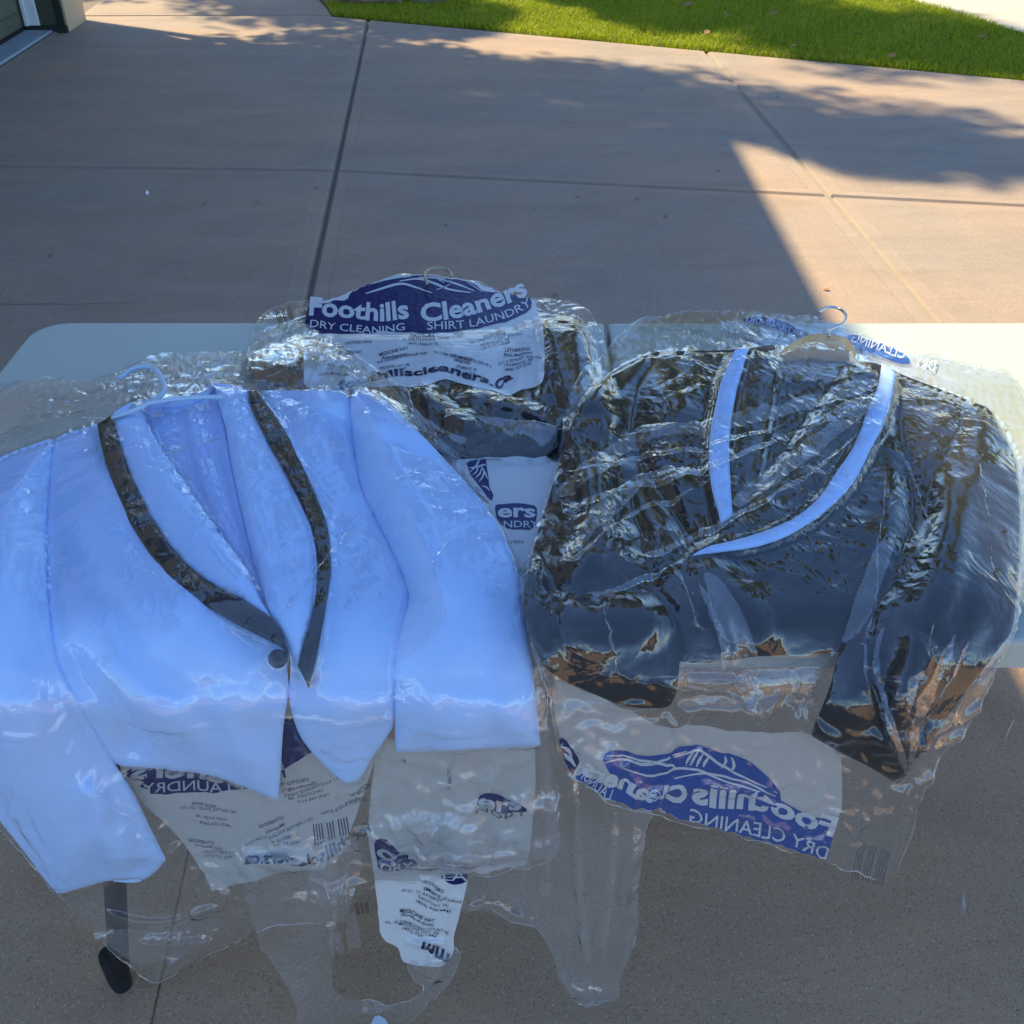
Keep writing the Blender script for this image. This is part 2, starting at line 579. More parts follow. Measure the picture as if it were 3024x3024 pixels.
for r in range(4):
    for c in range(8):
        y0 = Y0 + (Y1 - Y0) * c / 8 + 0.07; y1 = Y0 + (Y1 - Y0) * (c + 1) / 8 - 0.07
        z0 = 0.03 + 0.54 * r + 0.09; z1 = 0.03 + 0.54 * (r + 1) - 0.09
        bm = bmesh.new()
        add_box(bm, (XD - 0.013, y0, z0), (XD + 0.002, y1, z1), 0.012)
        bm_obj('door_panel', bm, M_door, door)
box_obj('bottom_seal', (XD - 0.045, Y0, 0.004), (XD + 0.006, Y1 - 0.002, 0.034), M_rubber, door)
# reveal at the far side of the opening, seen face on
box_obj('door_jamb', (XD + 0.010, Y1 - 0.022, 0.025), (XD + 0.093, Y1 - 0.001, 2.2), M_white, house, 0.004)
box_obj('weather_strip', (XD + 0.004, Y1 - 0.030, 0.035), (XD + 0.030, Y1 - 0.0225, 2.19), M_white, house, 0.003)
box_obj('reveal_board', (XD + 0.094, Y1 - 0.012, 0.03), (XW - 0.062, Y1 - 0.001, 2.2), M_olive, house, 0.003)
box_obj('corner_trim', (XW - 0.061, Y1 - 0.016, 0.012), (XW - 0.012, Y1 - 0.001, 2.2), M_dark, house, 0.003)
box_obj('base_flashing', (XD + 0.02, Y1 - 0.034, 0.0), (XW + 0.004, Y1 - 0.0175, 0.04), M_dark, house, 0.003)
box_obj('threshold', (XD - 0.05, Y0, -0.04), (XW - 0.09, Y1 - 0.035, 0.018), M_sill, house, 0.006)
box_obj('threshold', (XW - 0.088, Y0, -0.04), (XW - 0.065, Y1 - 0.035, 0.008), M_joint, house)

# ------------------------------------------------------------------ trees: they throw the dappled shade and show in the plastic
kl = N('tree_leaves')
gl = kl.n('NewGeometry')
lc = kl.ramp(gl.outputs['Random Per Island'], [(0, (0.09, 0.11, 0.010)), (0.6, (0.20, 0.21, 0.02)), (1, (0.32, 0.29, 0.03))])
M_leaf = kl.surf(kl.n('MixShader', {0: 0.6, 1: kl.n('BsdfDiffuse', {'Color': lc}).outputs[0], 2: kl.n('BsdfTranslucent', {'Color': lc}).outputs[0]}).outputs[0])
ky = N('yellowing_leaves')
yl = ky.n('NewGeometry')
yc = ky.ramp(yl.outputs['Random Per Island'], [(0, (0.22, 0.24, 0.02)), (0.6, (0.46, 0.44, 0.03)), (1, (0.66, 0.56, 0.05))])
M_leaf_y = ky.surf(ky.n('MixShader', {0: 0.6, 1: ky.n('BsdfDiffuse', {'Color': yc}).outputs[0], 2: ky.n('BsdfTranslucent', {'Color': yc}).outputs[0]}).outputs[0])
M_bark = plain('bark', (0.16, 0.13, 0.10), 0.9, var=0.4, scale=14, bump=0.6, bscale=40)


def leaf_cloud(centres, radii, per, size):
    """Leaf-sized quads filling ellipsoid clumps."""
    n = len(centres) * per
    d = RNG.normal(size=(n, 3)); d /= np.linalg.norm(d, axis=1)[:, None]
    rr = RNG.uniform(0.15, 1, n) ** 0.5
    c = np.repeat(np.asarray(centres, float), per, 0); r = np.repeat(np.asarray(radii, float), per, 0)
    p = c + d * rr[:, None] * r
    a = RNG.normal(size=(n, 3)); a /= np.linalg.norm(a, axis=1)[:, None]
    b = np.cross(a, RNG.normal(size=(n, 3))); b /= np.linalg.norm(b, axis=1)[:, None]
    s = size * RNG.uniform(0.6, 1.3, n)[:, None]
    V = np.stack([p - a * s, p + b * s * .55, p + a * s, p - b * s * .55], 1).reshape(-1, 3)
    return V, np.arange(n * 4).reshape(-1, 4)


def tree(base, height, trunk_r, profile, clumps, per, leaf, label, lean=(0, 0), seed=1, leaves=None):
    rg = random.Random(seed)
    t = empty('tree', base, label, 'tree', 'trees around the lawn')
    b = Vector(base)
    def axis(h): return b + Vector((lean[0] * h / height, lean[1] * h / height, h))
    bm = bmesh.new()
    hs = [height * i / 8 for i in range(9)]
    add_tube(bm, [axis(h) + Vector((rg.uniform(-.04, .04), rg.uniform(-.04, .04), 0)) for h in hs], [trunk_r * (1 - 0.9 * i / 8) for i in range(9)], 9)
    cs, rs = [], []
    for k in range(clumps):
        f = profile[0] + (1 - profile[0]) * ((k + rg.random()) / clumps)
        R = np.interp(f, [p[0] for p in profile[1]], [p[1] for p in profile[1]])
        an = rg.uniform(0, 2 * math.pi); q_ = R * rg.uniform(0.1, 0.85)
        c = axis(height * f) + Vector((math.cos(an) * q_, math.sin(an) * q_, 0))
        cs.append(c); s = rg.uniform(.7, 1.2)
        rs.append((R * .45 * s + .08, R * .45 * s + .08, R * .4 * s + .12))
        add_tube(bm, [axis(height * f - R * .6), (axis(height * f - R * .2) + c) / 2, c], [trunk_r * .22, trunk_r * .15, .01], 5)
    bm_obj('trunk', bm, M_bark, t, smooth=True)
    V, F = leaf_cloud(cs, rs, per, leaf)
    tri_obj('crown', V, F, leaves or M_leaf, t, smooth=False)
    return t


def shadow_base(x, y, h):
    """Foot of a vertical stem whose point at height h throws its shadow on (x, y)."""
    return (x - 0.65 * h, y + 0.44 * h, 0)


tree((-4.48, 8.12, 0), 10.8, 0.07, (0.41, [(0.41, .5), (0.5, .68), (0.7, .68), (0.88, .52), (1, .12)]), 80, 190, 0.06,
     'slim tree by the house corner shading the driveway', lean=(.28, .82), seed=3)
tree((-4.6, 11.45, 0), 13.0, 0.2, (0.58, [(0.58, .35), (0.7, .75), (0.85, .8), (1, .2)]), 70, 250, 0.07,
     'tall leafy tree beyond the walk shading the lawn', seed=5)
tree((-6.4, 11.22, 0), 9.6, 0.1, (0.5, [(0.5, .6), (0.68, .95), (0.88, .8), (1, .2)]), 60, 150, 0.06,
     'short slim tree behind the house shading the walk', seed=15)
tree((-2.6, 14.5, 0), 13.0, 0.22, (0.12, [(0.12, 1.0), (0.4, 2.3), (0.75, 1.9), (1, .3)]), 80, 150, 0.14,
     'broad round tree far across the pavement, behind the table', seed=8, leaves=M_leaf_y)
tree((2.9, 15.8, 0), 14.0, 0.24, (0.12, [(0.12, 1.2), (0.45, 2.5), (0.75, 1.9), (1, .2)]), 80, 150, 0.14,
     'tall round tree far across the pavement, right of the broad one', seed=9, leaves=M_leaf_y)
tree((8.6, 13.0, 0), 11.0, 0.2, (0.1, [(0.1, 1.2), (0.45, 2.4), (0.75, 1.8), (1, .2)]), 70, 150, 0.14,
     'bushy tree at the far right end of the pavement', seed=12, leaves=M_leaf_y)

# ------------------------------------------------------------------ landscape stones at the lawn corner
M_rock = plain('sandstone', (0.30, 0.20, 0.15), 0.85, var=0.45, scale=9, bump=0.8, bscale=22)
M_rock2 = plain('grey_stone', (0.20, 0.20, 0.205), 0.85, var=0.3, scale=9, bump=0.8, bscale=22)


def rock(u, v, size, mat, label, seed):
    rg = np.random.default_rng(seed)
    bm = bmesh.new()
    bmesh.ops.create_icosphere(bm, subdivisions=3, radius=1.0)
    dirs = rg.normal(size=(16, 3)); dirs /= np.linalg.norm(dirs, axis=1)[:, None]
    offs = rg.uniform(.55, .95, 16)
    for vt in bm.verts:
        d = vt.co.normalized()
        m = 1.0
        for k in range(16):
            c = d.dot(Vector(dirs[k]))
            if c > .2: m = min(m, offs[k] / c)
        vt.co = Vector((d.x * m * size[0], d.y * m * size[1], d.z * m * size[2]))
    o = bm_obj('landscape_rock', bm, mat)
    o.location = G(u, v) + Vector((0, 0, size[2] * .35))
    tag(o, label, 'rock', 'rocks edging the lawn corner')


rock(1010, 6, (.20, .10, .10), M_rock, 'brown flat rock at the lawn corner nearest the walk', 1)
rock(1105, 12, (.24, .10, .10), M_rock, 'long tan rock lying in the middle of the lawn corner', 2)
rock(1250, 2, (.22, .12, .11), M_rock2, 'grey rock at the lawn corner farthest from the walk', 4)

# ------------------------------------------------------------------ folding table
kt = N('white_plastic_table')
pos = kt.n('NewGeometry').outputs['Position']
sc_ = kt.noise(kt.mapping(pos, (40, 300, 40)), 1.0, 4, 0.7)
tc = kt.mix(kt.math('MULTIPLY', kt.ramp(sc_, [(.58, (0, 0, 0)), (.75, (1, 1, 1))]), .3), (0.43, 0.475, 0.415), (0.34, 0.38, 0.34))
tc = kt.mix(kt.math('MULTIPLY', kt.ramp(kt.noise(pos, 5, 5, .7), [(.45, (0, 0, 0)), (.75, (1, 1, 1))]), .25), tc, (0.39, 0.43, 0.38))
tb = kt.bsdf(Base_Color=tc, Roughness=0.42)
kt.t.links.new(kt.bump(kt.noise(pos, 420, 2, .6), .12, .002), tb.inputs['Normal'])
M_table = kt.m
M_leg = plain('black_steel', (0.010, 0.010, 0.011), 0.55, metal=0.0)
TROT = math.radians(0.35)
TX0, TX1, TXM = -0.757, 1.075, 0.150
TYB = 1.487
table = empty('folding_table', (TXM, (YF + TYB) / 2, 0), 'white plastic folding table under the bagged jackets', 'table')


def half_top(x0, x1, rl, rr):
    pts = []
    def corner(cx, cy, r, a0):
        if r < .003: pts.append((cx, cy)); return
        for k in range(9):
            a = a0 + math.pi / 2 * k / 8
            pts.append((cx + r * math.cos(a), cy + r * math.sin(a)))
    corner(x0 + rl, YF + rl, rl, math.pi)
    corner(x1 - rr, YF + rr, rr, 1.5 * math.pi)
    corner(x1 - rr, TYB - rr, rr, 0)
    corner(x0 + rl, TYB - rl, rl, math.pi / 2)
    bm = bmesh.new()
    loop = [bm.verts.new((x, y, TOP - 0.042)) for x, y in pts]
    f = bm.faces.new(loop)
    r = bmesh.ops.extrude_face_region(bm, geom=[f])
    for v in r['geom']:
        if isinstance(v, bmesh.types.BMVert): v.co.z = TOP - 0.002
    bmesh.ops.recalc_face_normals(bm, faces=bm.faces)
    es = [e for e in bm.edges if all(v.co.z > TOP - .01 for v in e.verts)]
    bmesh.ops.bevel(bm, geom=es, offset=0.007, segments=3, affect='EDGES', profile=.5)
    return bm_obj('table_top', bm, M_table, table)


half_top(TX0, TXM - .0012, .055, .002)
half_top(TXM + .0012, TX1, .002, .055)
for x in (-.577, .895):
    for y in (.785, 1.40):
        xt = x + (.137 if x < 0 else -.137)
        lg = tube_obj('leg', [(xt, y + (.03 if y < 1 else -.03), TOP - .045), (x + (xt - x) * .5, y, .35), (x, y, .02)], .0145, M_leg, table, 14)
        bm = bmesh.new()
        add_tube(bm, [(x, y, .085), (x, y, .075), (x, y, .02), (x, y, 0.001)], [.0150, .0160, .0165, .0145], 14)
        bm_obj('rubber_foot', bm, M_rubber, lg, smooth=True)
    tube_obj('cross_bar', [(x + (.07 if x < 0 else -.07), .80, .38), (x + (.07 if x < 0 else -.07), 1.39, .38)], .011, M_leg, table, 10)
    tube_obj('brace', [(x + (.07 if x < 0 else -.07), 1.09, .38), (x + (.36 if x < 0 else -.36), 1.09, TOP - .045)], .008, M_leg, table, 8)

# ------------------------------------------------------------------ height of whatever already lies on the table
class Heap:
    X0, X1, S0, S1, RES = -1.15, 1.35, -0.85, 0.95, 0.004
    def __init__(self):
        self.nx = int((self.X1 - self.X0) / self.RES); self.ns = int((self.S1 - self.S0) / self.RES)
        self.U = np.zeros((self.ns, self.nx))
        self.soft = self.U.copy(); self.coll = self.U.copy()
    def sample(self, X, s, soft=False):
        A = self.soft if soft else self.coll
        fx = np.clip((X - self.X0) / self.RES - .5, 0, self.nx - 1.001); fs = np.clip((s - self.S0) / self.RES - .5, 0, self.ns - 1.001)
        i = fx.astype(int); j = fs.astype(int); a = fx - i; b = fs - j
        return (A[j, i] * (1 - a) + A[j, i + 1] * a) * (1 - b) + (A[j + 1, i] * (1 - a) + A[j + 1, i + 1] * a) * b
    def add(self, p):
        X, s, L, _ = XSL(p.reshape(-1, 3))
        i = ((X - self.X0) / self.RES).astype(int); j = ((s - self.S0) / self.RES).astype(int)
        ok = (i >= 0) & (i < self.nx) & (j >= 0) & (j < self.ns)
        np.maximum.at(self.U, (j[ok], i[ok]), L[ok])
        self.refresh()
    def refresh(self):
        A = self.U
        B = np.pad(A, 1, mode='edge')
        self.coll = np.maximum.reduce([B[1:-1, 1:-1], B[:-2, 1:-1], B[2:, 1:-1], B[1:-1, :-2], B[1:-1, 2:]])
        for _ in range(3):                       # grow a little, then blur
            B = np.pad(A, 1, mode='edge')
            A = np.maximum.reduce([B[1:-1, 1:-1], B[:-2, 1:-1], B[2:, 1:-1], B[1:-1, :-2], B[1:-1, 2:]])
        for _ in range(10):
            B = np.pad(A, 1, mode='edge')
            A = (B[1:-1, 1:-1] * 2 + B[:-2, 1:-1] + B[2:, 1:-1] + B[1:-1, :-2] + B[1:-1, 2:]) / 6
        self.soft = A


heap = Heap()


def base_lift(u, v, off):
    """Lift of the heap seen at (u, v), plus off."""
    L = np.zeros_like(u) + off
    for _ in range(4):
        X, s, _, _ = XSL(P(u, v, L))
        L = heap.sample(X, s, True) + off
    return L


def smooth_poly(pts, it=2):
    pts = np.asarray(pts, float)
    for _ in range(it):
        nx = np.roll(pts, -1, 0)
        pts = np.stack([pts * .78 + nx * .22, pts * .22 + nx * .78], 1).reshape(-1, 2)
    return pts


def smooth_line(pts, it=2):
    pts = np.asarray(pts, float)
    for _ in range(it):
        a, b = pts[:-1], pts[1:]
        mid = np.stack([a * .75 + b * .25, a * .25 + b * .75], 1).reshape(-1, 2)
        pts = np.concatenate([pts[:1], mid[1:-1], pts[-1:]])
    return pts


def seg_dist(u, v, pts, closed=False):
    """Distance of points to a polyline."""
    pts = np.asarray(pts, float)
    A = pts; B = np.roll(pts, -1, 0)
    if not closed: A, B = A[:-1], B[:-1]
    d2 = np.full(u.shape, 1e18)
    for (ax, ay), (bx, by) in zip(A, B):
        ex, ey = bx - ax, by - ay
        l2 = ex * ex + ey * ey + 1e-9
        t = np.clip(((u - ax) * ex + (v - ay) * ey) / l2, 0, 1)
        d2 = np.minimum(d2, (u - ax - t * ex) ** 2 + (v - ay - t * ey) ** 2)
    return np.sqrt(d2)


def fold_field(u, v, folds):
    h = np.zeros_like(u)
    for pts, amp, wid in folds:
        pts = smooth_line(pts, 2) if len(pts) > 2 else np.asarray(pts, float)
        d = seg_dist(u, v, pts)
        # fade at both ends
        a, b = pts[0], pts[-1]
        ln = math.hypot(b[0] - a[0], b[1] - a[1]) + 1e-6
        t = ((u - a[0]) * (b[0] - a[0]) + (v - a[1]) * (b[1] - a[1])) / ln ** 2
        fade = np.clip(np.minimum(t, 1 - t) * 5 + .25, 0, 1)
        h += amp * np.exp(-(d / wid) ** 2) * fade
    return h


def vnoise(u, v, scale, seed, octv=3, stretch=(1, 1), rot=0.0):
    """Smooth value noise on the pixel plane, about -1..1."""
    rg = np.random.default_rng(seed)
    c, s = math.cos(rot), math.sin(rot)
    x0 = (u * c + v * s) / scale / stretch[0]; y0 = (-u * s + v * c) / scale / stretch[1]
    out = np.zeros_like(u); amp = 1.0
    for _ in range(octv):
        T = rg.uniform(-1, 1, (64, 64))
        xi = np.floor(x0).astype(int); yi = np.floor(y0).astype(int)
        fx = x0 - xi; fy = y0 - yi
        fx = fx * fx * (3 - 2 * fx); fy = fy * fy * (3 - 2 * fy)
        g = lambda i, j: T[(yi + j) % 64, (xi + i) % 64]
        out += amp * ((g(0, 0) * (1 - fx) + g(1, 0) * fx) * (1 - fy) + (g(0, 1) * (1 - fx) + g(1, 1) * fx) * fy)
        amp *= .5; x0 = x0 * 2.03 + 11.3; y0 = y0 * 2.03 + 5.7
    return out


def cdt(poly, step, extra=None):
    """Triangulate a pixel polygon with interior points on a grid."""
    poly = np.asarray(poly, float)
    # even spacing along the outline
    P2 = []
    n = len(poly)
    for i in range(n):
        a, b = poly[i], poly[(i + 1) % n]
        k = max(1, int(np.hypot(*(b - a)) / step))
        for j in range(k): P2.append(a + (b - a) * j / k)
    ring = np.asarray(P2)
    u0, v0 = ring.min(0); u1, v1 = ring.max(0)
    gu, gv = np.meshgrid(np.arange(u0, u1 + step, step), np.arange(v0, v1 + step, step * .87))
    gu = gu + (np.arange(gu.shape[0])[:, None] % 2) * step * .5
    gu, gv = gu.ravel(), gv.ravel()
    ok = in_poly(gu, gv, ring)
    gu, gv = gu[ok], gv[ok]
    ok = seg_dist(gu, gv, ring, True) > step * .45
    gu, gv = gu[ok], gv[ok]
    pts = [Vector(p) for p in ring] + [Vector((a, b)) for a, b in zip(gu, gv)]
    m = len(ring)
    edges = [(i, (i + 1) % m) for i in range(m)]
    r = delaunay_2d_cdt(pts, edges, [list(range(m))], 1, 1e-4)
    V = np.array([[p.x, p.y] for p in r[0]])
    F = np.array([f for f in r[2] if len(f) == 3])
    # outline edges of the result
    cnt = {}
    for f in F:
        for a, b in ((f[0], f[1]), (f[1], f[2]), (f[2], f[0])):
            cnt[(min(a, b), max(a, b))] = cnt.get((min(a, b), max(a, b)), 0) + 1
    be = [(a, b) for f in F for a, b in ((f[0], f[1]), (f[1], f[2]), (f[2], f[0])) if cnt[(min(a, b), max(a, b))] == 1]
    return V, F, be


def cloth(name, poly, mat, parent, off, puff=0.0, width=60, folds=(), thick=0.003, step=16, smooth=1, noise=0.0, nscale=160, seed=1, base=None, lift=None, register=True, round_=.35):
    """A piece of cloth: pixel outline laid on the heap, domed by puff, creased by folds, with a turned edge."""
    poly = smooth_poly(poly, smooth) if smooth else np.asarray(poly, float)
    V, F, be = cdt(poly, step)
    def lift_of(u, v):
        b = base_lift(u, v, 0.0) if base is None else base(u, v)
        d = seg_dist(u, v, poly, True)
        t = np.clip(d / width, 0, 1)
        h = puff * (round_ * np.sqrt(1 - (1 - t) ** 2) + (1 - round_) * t * t * (3 - 2 * t)) + np.minimum(thick, d * .0004)
        if folds: h = h + fold_field(u, v, folds) * np.clip(d / 40, .15, 1)
        if noise: h = h + noise * vnoise(u, v, nscale, seed) * np.clip(d / 60, .1, 1)
        if lift is not None: h = h + lift(u, v)
        return b + off + h
    L = lift_of(V[:, 0], V[:, 1])
    p = P(V[:, 0], V[:, 1], L)
    # turned edge: a skirt below the outline
    ring = sorted({i for e in be for i in e})
    idx = {r: len(V) + k for k, r in enumerate(ring)}
    ps = P(V[ring, 0], V[ring, 1], L[ring] - thick - .0015)
    Fs = []
    for a, b in be:
        Fs.append((a, idx[a], b)); Fs.append((b, idx[a], idx[b]))
    allV = np.concatenate([p, ps]); allF = np.concatenate([F, np.array(Fs)])
    # outward winding
    t = p[F]
    nn = np.cross(t[:, 1] - t[:, 0], t[:, 2] - t[:, 0])
    _, _, _, nref = XSL(t.mean(1))
    if np.median((nn * nref).sum(1)) < 0: allF = allF[:, ::-1]
    o = tri_obj(name, allV, allF, mat, parent, smooth=True)
    if register:
        gu, gv = np.meshgrid(np.arange(poly[:, 0].min(), poly[:, 0].max(), 4.0), np.arange(poly[:, 1].min(), poly[:, 1].max(), 3.0))
        gu, gv = gu.ravel(), gv.ravel(); ok = in_poly(gu, gv, poly)
        pend.append(P(gu[ok], gv[ok], lift_of(gu[ok], gv[ok])))
    return o


pend = []


def settle():
    """Commit the pieces laid so far to the heap."""
    for p in pend: heap.add(p)
    pend.clear()


# ------------------------------------------------------------------ plastic film: a sheet with too much length, relaxed until it buckles
def film_sim(outline, step, grow, seed, clear=0.002, bend=0.12, iters=170, ridges=(), wob=0.002, off=0.0, free_edge=True, nscale=90, maxlift=0.05, anis=(1, 1), gmap=None, jag=7.0):
    outline = smooth_poly(outline, 1)
    if jag:                                      # torn and puckered rim
        P2 = []
        for i in range(len(outline)):
            a, b = outline[i], outline[(i + 1) % len(outline)]
            kk = max(1, int(np.hypot(*(b - a)) / 14))
            for j in range(kk): P2.append(a + (b - a) * j / kk)
        P2 = np.array(P2)
        d_ = np.roll(P2, -2, 0) - np.roll(P2, 2, 0); d_ = np.stack([-d_[:, 1], d_[:, 0]], -1) / (np.linalg.norm(d_, axis=1)[:, None] + 1e-6)
        w_ = vnoise(P2[:, 0], P2[:, 1], 46, seed + 77, 3)
        outline = P2 + d_ * (np.sign(w_) * np.abs(w_) ** 1.5 * jag)[:, None]
    u0, v0 = outline.min(0) - step; u1, v1 = outline.max(0) + step
    nu = int((u1 - u0) / step) + 2; nv = int((v1 - v0) / step) + 2
    U, Vv = np.meshgrid(u0 + np.arange(nu) * step, v0 + np.arange(nv) * step)
    cell = in_poly(U[:-1, :-1] + step / 2, Vv[:-1, :-1] + step / 2, outline)
    used = np.zeros(U.shape, bool)
    for a in (0, 1):
        for b in (0, 1):
            used[a:nv - 1 + a, b:nu - 1 + b] |= cell
    allin = np.zeros(U.shape, bool)
    allin[1:-1, 1:-1] = cell[:-1, :-1] & cell[1:, :-1] & cell[:-1, 1:] & cell[1:, 1:]
    bnd = used & ~allin
    # snap the rim to the outline
    A = outline; B = np.roll(outline, -1, 0)
    bu, bv = U[bnd], Vv[bnd]
    best = np.full(bu.shape, 1e18); pu = bu.copy(); pv = bv.copy()
    for (ax, ay), (bx, by) in zip(A, B):
        ex, ey = bx - ax, by - ay
        t = np.clip(((bu - ax) * ex + (bv - ay) * ey) / (ex * ex + ey * ey + 1e-9), 0, 1)
        qx, qy = ax + t * ex, ay + t * ey
        d = (bu - qx) ** 2 + (bv - qy) ** 2
        m = d < best
        best[m] = d[m]; pu[m] = qx[m]; pv[m] = qy[m]
    U = U.copy(); Vv = Vv.copy()
    U[bnd] = pu; Vv[bnd] = pv
    dist = seg_dist(U, Vv, outline, True)
    L = base_lift(U, Vv, clear + off)
    L = L + fold_field(U, Vv, ridges) if ridges else L
    L = L + wob * np.where(Vv > 2000, 2.0 * vnoise(U, Vv, nscale * .8, seed, 3, (.8, 4.0), .25 + .3 * vnoise(U, Vv, 500, seed, 1).mean()) + 1.2, vnoise(U, Vv, nscale, seed, 3) + .6) * np.clip(dist / 40, .3, 1)
    p = P(U, Vv, np.maximum(L, clear))
    rest0 = p.copy()
    gm = 1.0 if gmap is None else gmap(U, Vv)
    g1 = grow * gm * np.clip(.55 + .9 * vnoise(U, Vv, nscale * 2.2, seed + 1, 2), 0.05, 1.6) * anis[0]
    g2 = grow * gm * np.clip(.55 + .9 * vnoise(U, Vv, nscale * 2.2, seed + 2, 2), 0.05, 1.6) * anis[1]
    w = used.astype(float) if free_edge else (used & ~bnd).astype(float)
    anchor = np.where(bnd, .6, .10)[..., None]
    cons = []
    def con(dj, di, g, k, both):
        sa = (slice(0, nv - dj), slice(max(0, -di), nu - max(0, di)))
        sb = (slice(dj, nv), slice(max(0, di), nu - max(0, -di)))
        rest = np.linalg.norm(rest0[sb] - rest0[sa], axis=-1) * (1 + g[sa])
        act = (both[sa] & both[sb]).astype(float)
        J, I = np.mgrid[0:act.shape[0], 0:act.shape[1]]
        per = (J // max(dj, 1)) % 2 if dj else (I // max(di, 1)) % 2
        for par in (0, 1):
            a = act * (per == par) * k
            cons.append((sa, sb, rest, a))
    con(0, 1, g1, 1.0, used); con(1, 0, g2, 1.0, used)
    con(1, 1, (g1 + g2) / 2, .55, used); con(1, -1, (g1 + g2) / 2, .55, used)
    con(0, 2, g1 * .93, bend, used); con(2, 0, g2 * .93, bend, used)
    vel = np.zeros_like(p)
    dt = 1 / 60
    W = w[..., None]
    nrm0 = XSL(p)[3]
    press = (.03 + .97 * np.clip(nrm0[..., 2:3], 0, 1)) * (9.8 * dt * .5)
    low = clear + off
    for it in range(iters):
        old = p.copy()
        vel -= nrm0 * press
        p = p + vel * dt * W
        for _ in range(2):
            for sa, sb, rest, a in cons:
                d = p[sb] - p[sa]
                l = np.sqrt((d * d).sum(-1)) + 1e-9
                wa, wb = w[sa], w[sb]
                sc = a * (l - rest) / l / (wa + wb + 1e-9)
                q_ = d * sc[..., None]
                p[sa] += q_ * wa[..., None]
                p[sb] -= q_ * wb[..., None]
        X, s, L, nrm = XSL(p)
        need = heap.sample(X, s) + low
        push = np.where(L < need, need - L, 0) + np.where(L > need + maxlift, (need + maxlift - L) * .5, 0)
        p = p + nrm * (push * w)[..., None]
        back = rest0 - p
        back -= nrm * (back * nrm).sum(-1, keepdims=True)
        p = p + back * (anchor * W)
        vel = (p - old) / dt * .90
        vel[push > 0] *= .6
        sp = np.linalg.norm(vel, axis=-1, keepdims=True)
        vel *= np.minimum(1, 1.2 / (sp + 1e-9))
    return dict(u0=u0, v0=v0, step=step, p=p, cell=cell, used=used, nu=nu, nv=nv, outline=outline)


def film_normals(f):
    p = f['p']
    du = np.zeros_like(p); dv = np.zeros_like(p)
    du[:, 1:-1] = p[:, 2:] - p[:, :-2]; dv[1:-1] = p[2:] - p[:-2]
    n = np.cross(dv, du)
    n /= np.linalg.norm(n, axis=-1, keepdims=True) + 1e-12
    return n


def film_mesh(name, f, mat, parent, sub=True, hole=None):
    p, cell = f['p'], f['cell'].copy()
    if hole is not None:
        cu = f['u0'] + (np.arange(f['nu'] - 1) + .5) * f['step']; cv = f['v0'] + (np.arange(f['nv'] - 1) + .5) * f['step']
        CU, CV = np.meshgrid(cu, cv)
        for h in hole: cell &= ~in_poly(CU, CV, h)
    nv, nu = f['nv'], f['nu']
    J, I = np.nonzero(cell)
    a = J * nu + I
    F = np.stack([a, a + nu, a + nu + 1, a + 1], -1)
    us = np.unique(F)
    mp = np.full(nv * nu, -1); mp[us] = np.arange(len(us))
    V = p.reshape(-1, 3)[us]
    F = mp[F]
    # (v grows downwards on the picture) make normals face out
    t = V[F]
    nn = np.cross(t[:, 1] - t[:, 0], t[:, 2] - t[:, 0])
    _, _, _, nref = XSL(t.mean(1))
    if np.median((nn * nref).sum(1)) < 0: F = F[:, ::-1]
    o = tri_obj(name, V, F, mat, parent, smooth=True)
    if sub:
        m = o.modifiers.new('subdivision', 'SUBSURF'); m.levels = 1; m.render_levels = 1
    return o


def rolled_edge(f, mat, parent, rad=.0011, keep=None, seed=1):
    """The doubled rim of a film sheet: a thin uneven roll along its outline."""
    out = f['outline']
    P2 = []
    for i in range(len(out)):
        a, b = out[i], out[(i + 1) % len(out)]
        k = max(1, int(np.hypot(*(b - a)) / (f['step'] * 1.2)))
        for j in range(k): P2.append(a + (b - a) * j / k)
    P2 = np.array(P2); c = out.mean(0)
    inn = P2 + (c - P2) / np.linalg.norm(c - P2, axis=1)[:, None] * 2
    q_ = film_at(f, inn[:, 0], inn[:, 1], .0004)
    rg = np.random.default_rng(seed)
    edge_on = vnoise(P2[:, 0], P2[:, 1], 120, seed + 5, 3)
    bm = bmesh.new(); run = []
    def flush():
        if len(run) > 3:
            add_tube(bm, [r[0] for r in run], [r[1] for r in run], 5)
        run.clear()
    for i, (u, v) in enumerate(P2):
        if (keep is None or keep(u, v)) and edge_on[i] > -.25:
            run.append((Vector(q_[i]), rad * (.25 + .9 * rg.random()) * (.4 + .8 * min(1, max(0, edge_on[i] + .25)))))
        else: flush()
    flush()
    return tag(bm_obj('rolled_edge', bm, mat, parent, smooth=True), kind='stuff')


def film_at(f, u, v, off):
    """Point of the relaxed film that carries the print at pixel (u, v), raised by off."""
    n = f.setdefault('n', None)
    if n is None: n = f['n'] = film_normals(f)
        # normals point outwards
    p = f['p']
    fx = np.clip((np.asarray(u, float) - f['u0']) / f['step'], 0, f['nu'] - 1.001); fy = np.clip((np.asarray(v, float) - f['v0']) / f['step'], 0, f['nv'] - 1.001)
    i = fx.astype(int); j = fy.astype(int); a = (fx - i)[:, None]; b = (fy - j)[:, None]
    g = lambda A: (A[j, i] * (1 - a) + A[j, i + 1] * a) * (1 - b) + (A[j + 1, i] * (1 - a) + A[j + 1, i + 1] * a) * b
    q_ = g(p)
    _, _, _, nref = XSL(q_)
    m = g(n); m /= np.linalg.norm(m, axis=-1, keepdims=True) + 1e-9
    sg = np.sign((m * nref).sum(-1, keepdims=True)); sg[sg == 0] = 1
    # keep the print from diving where the film folds over
    m = m * sg * .7 + nref * .3
    return q_ + m * off


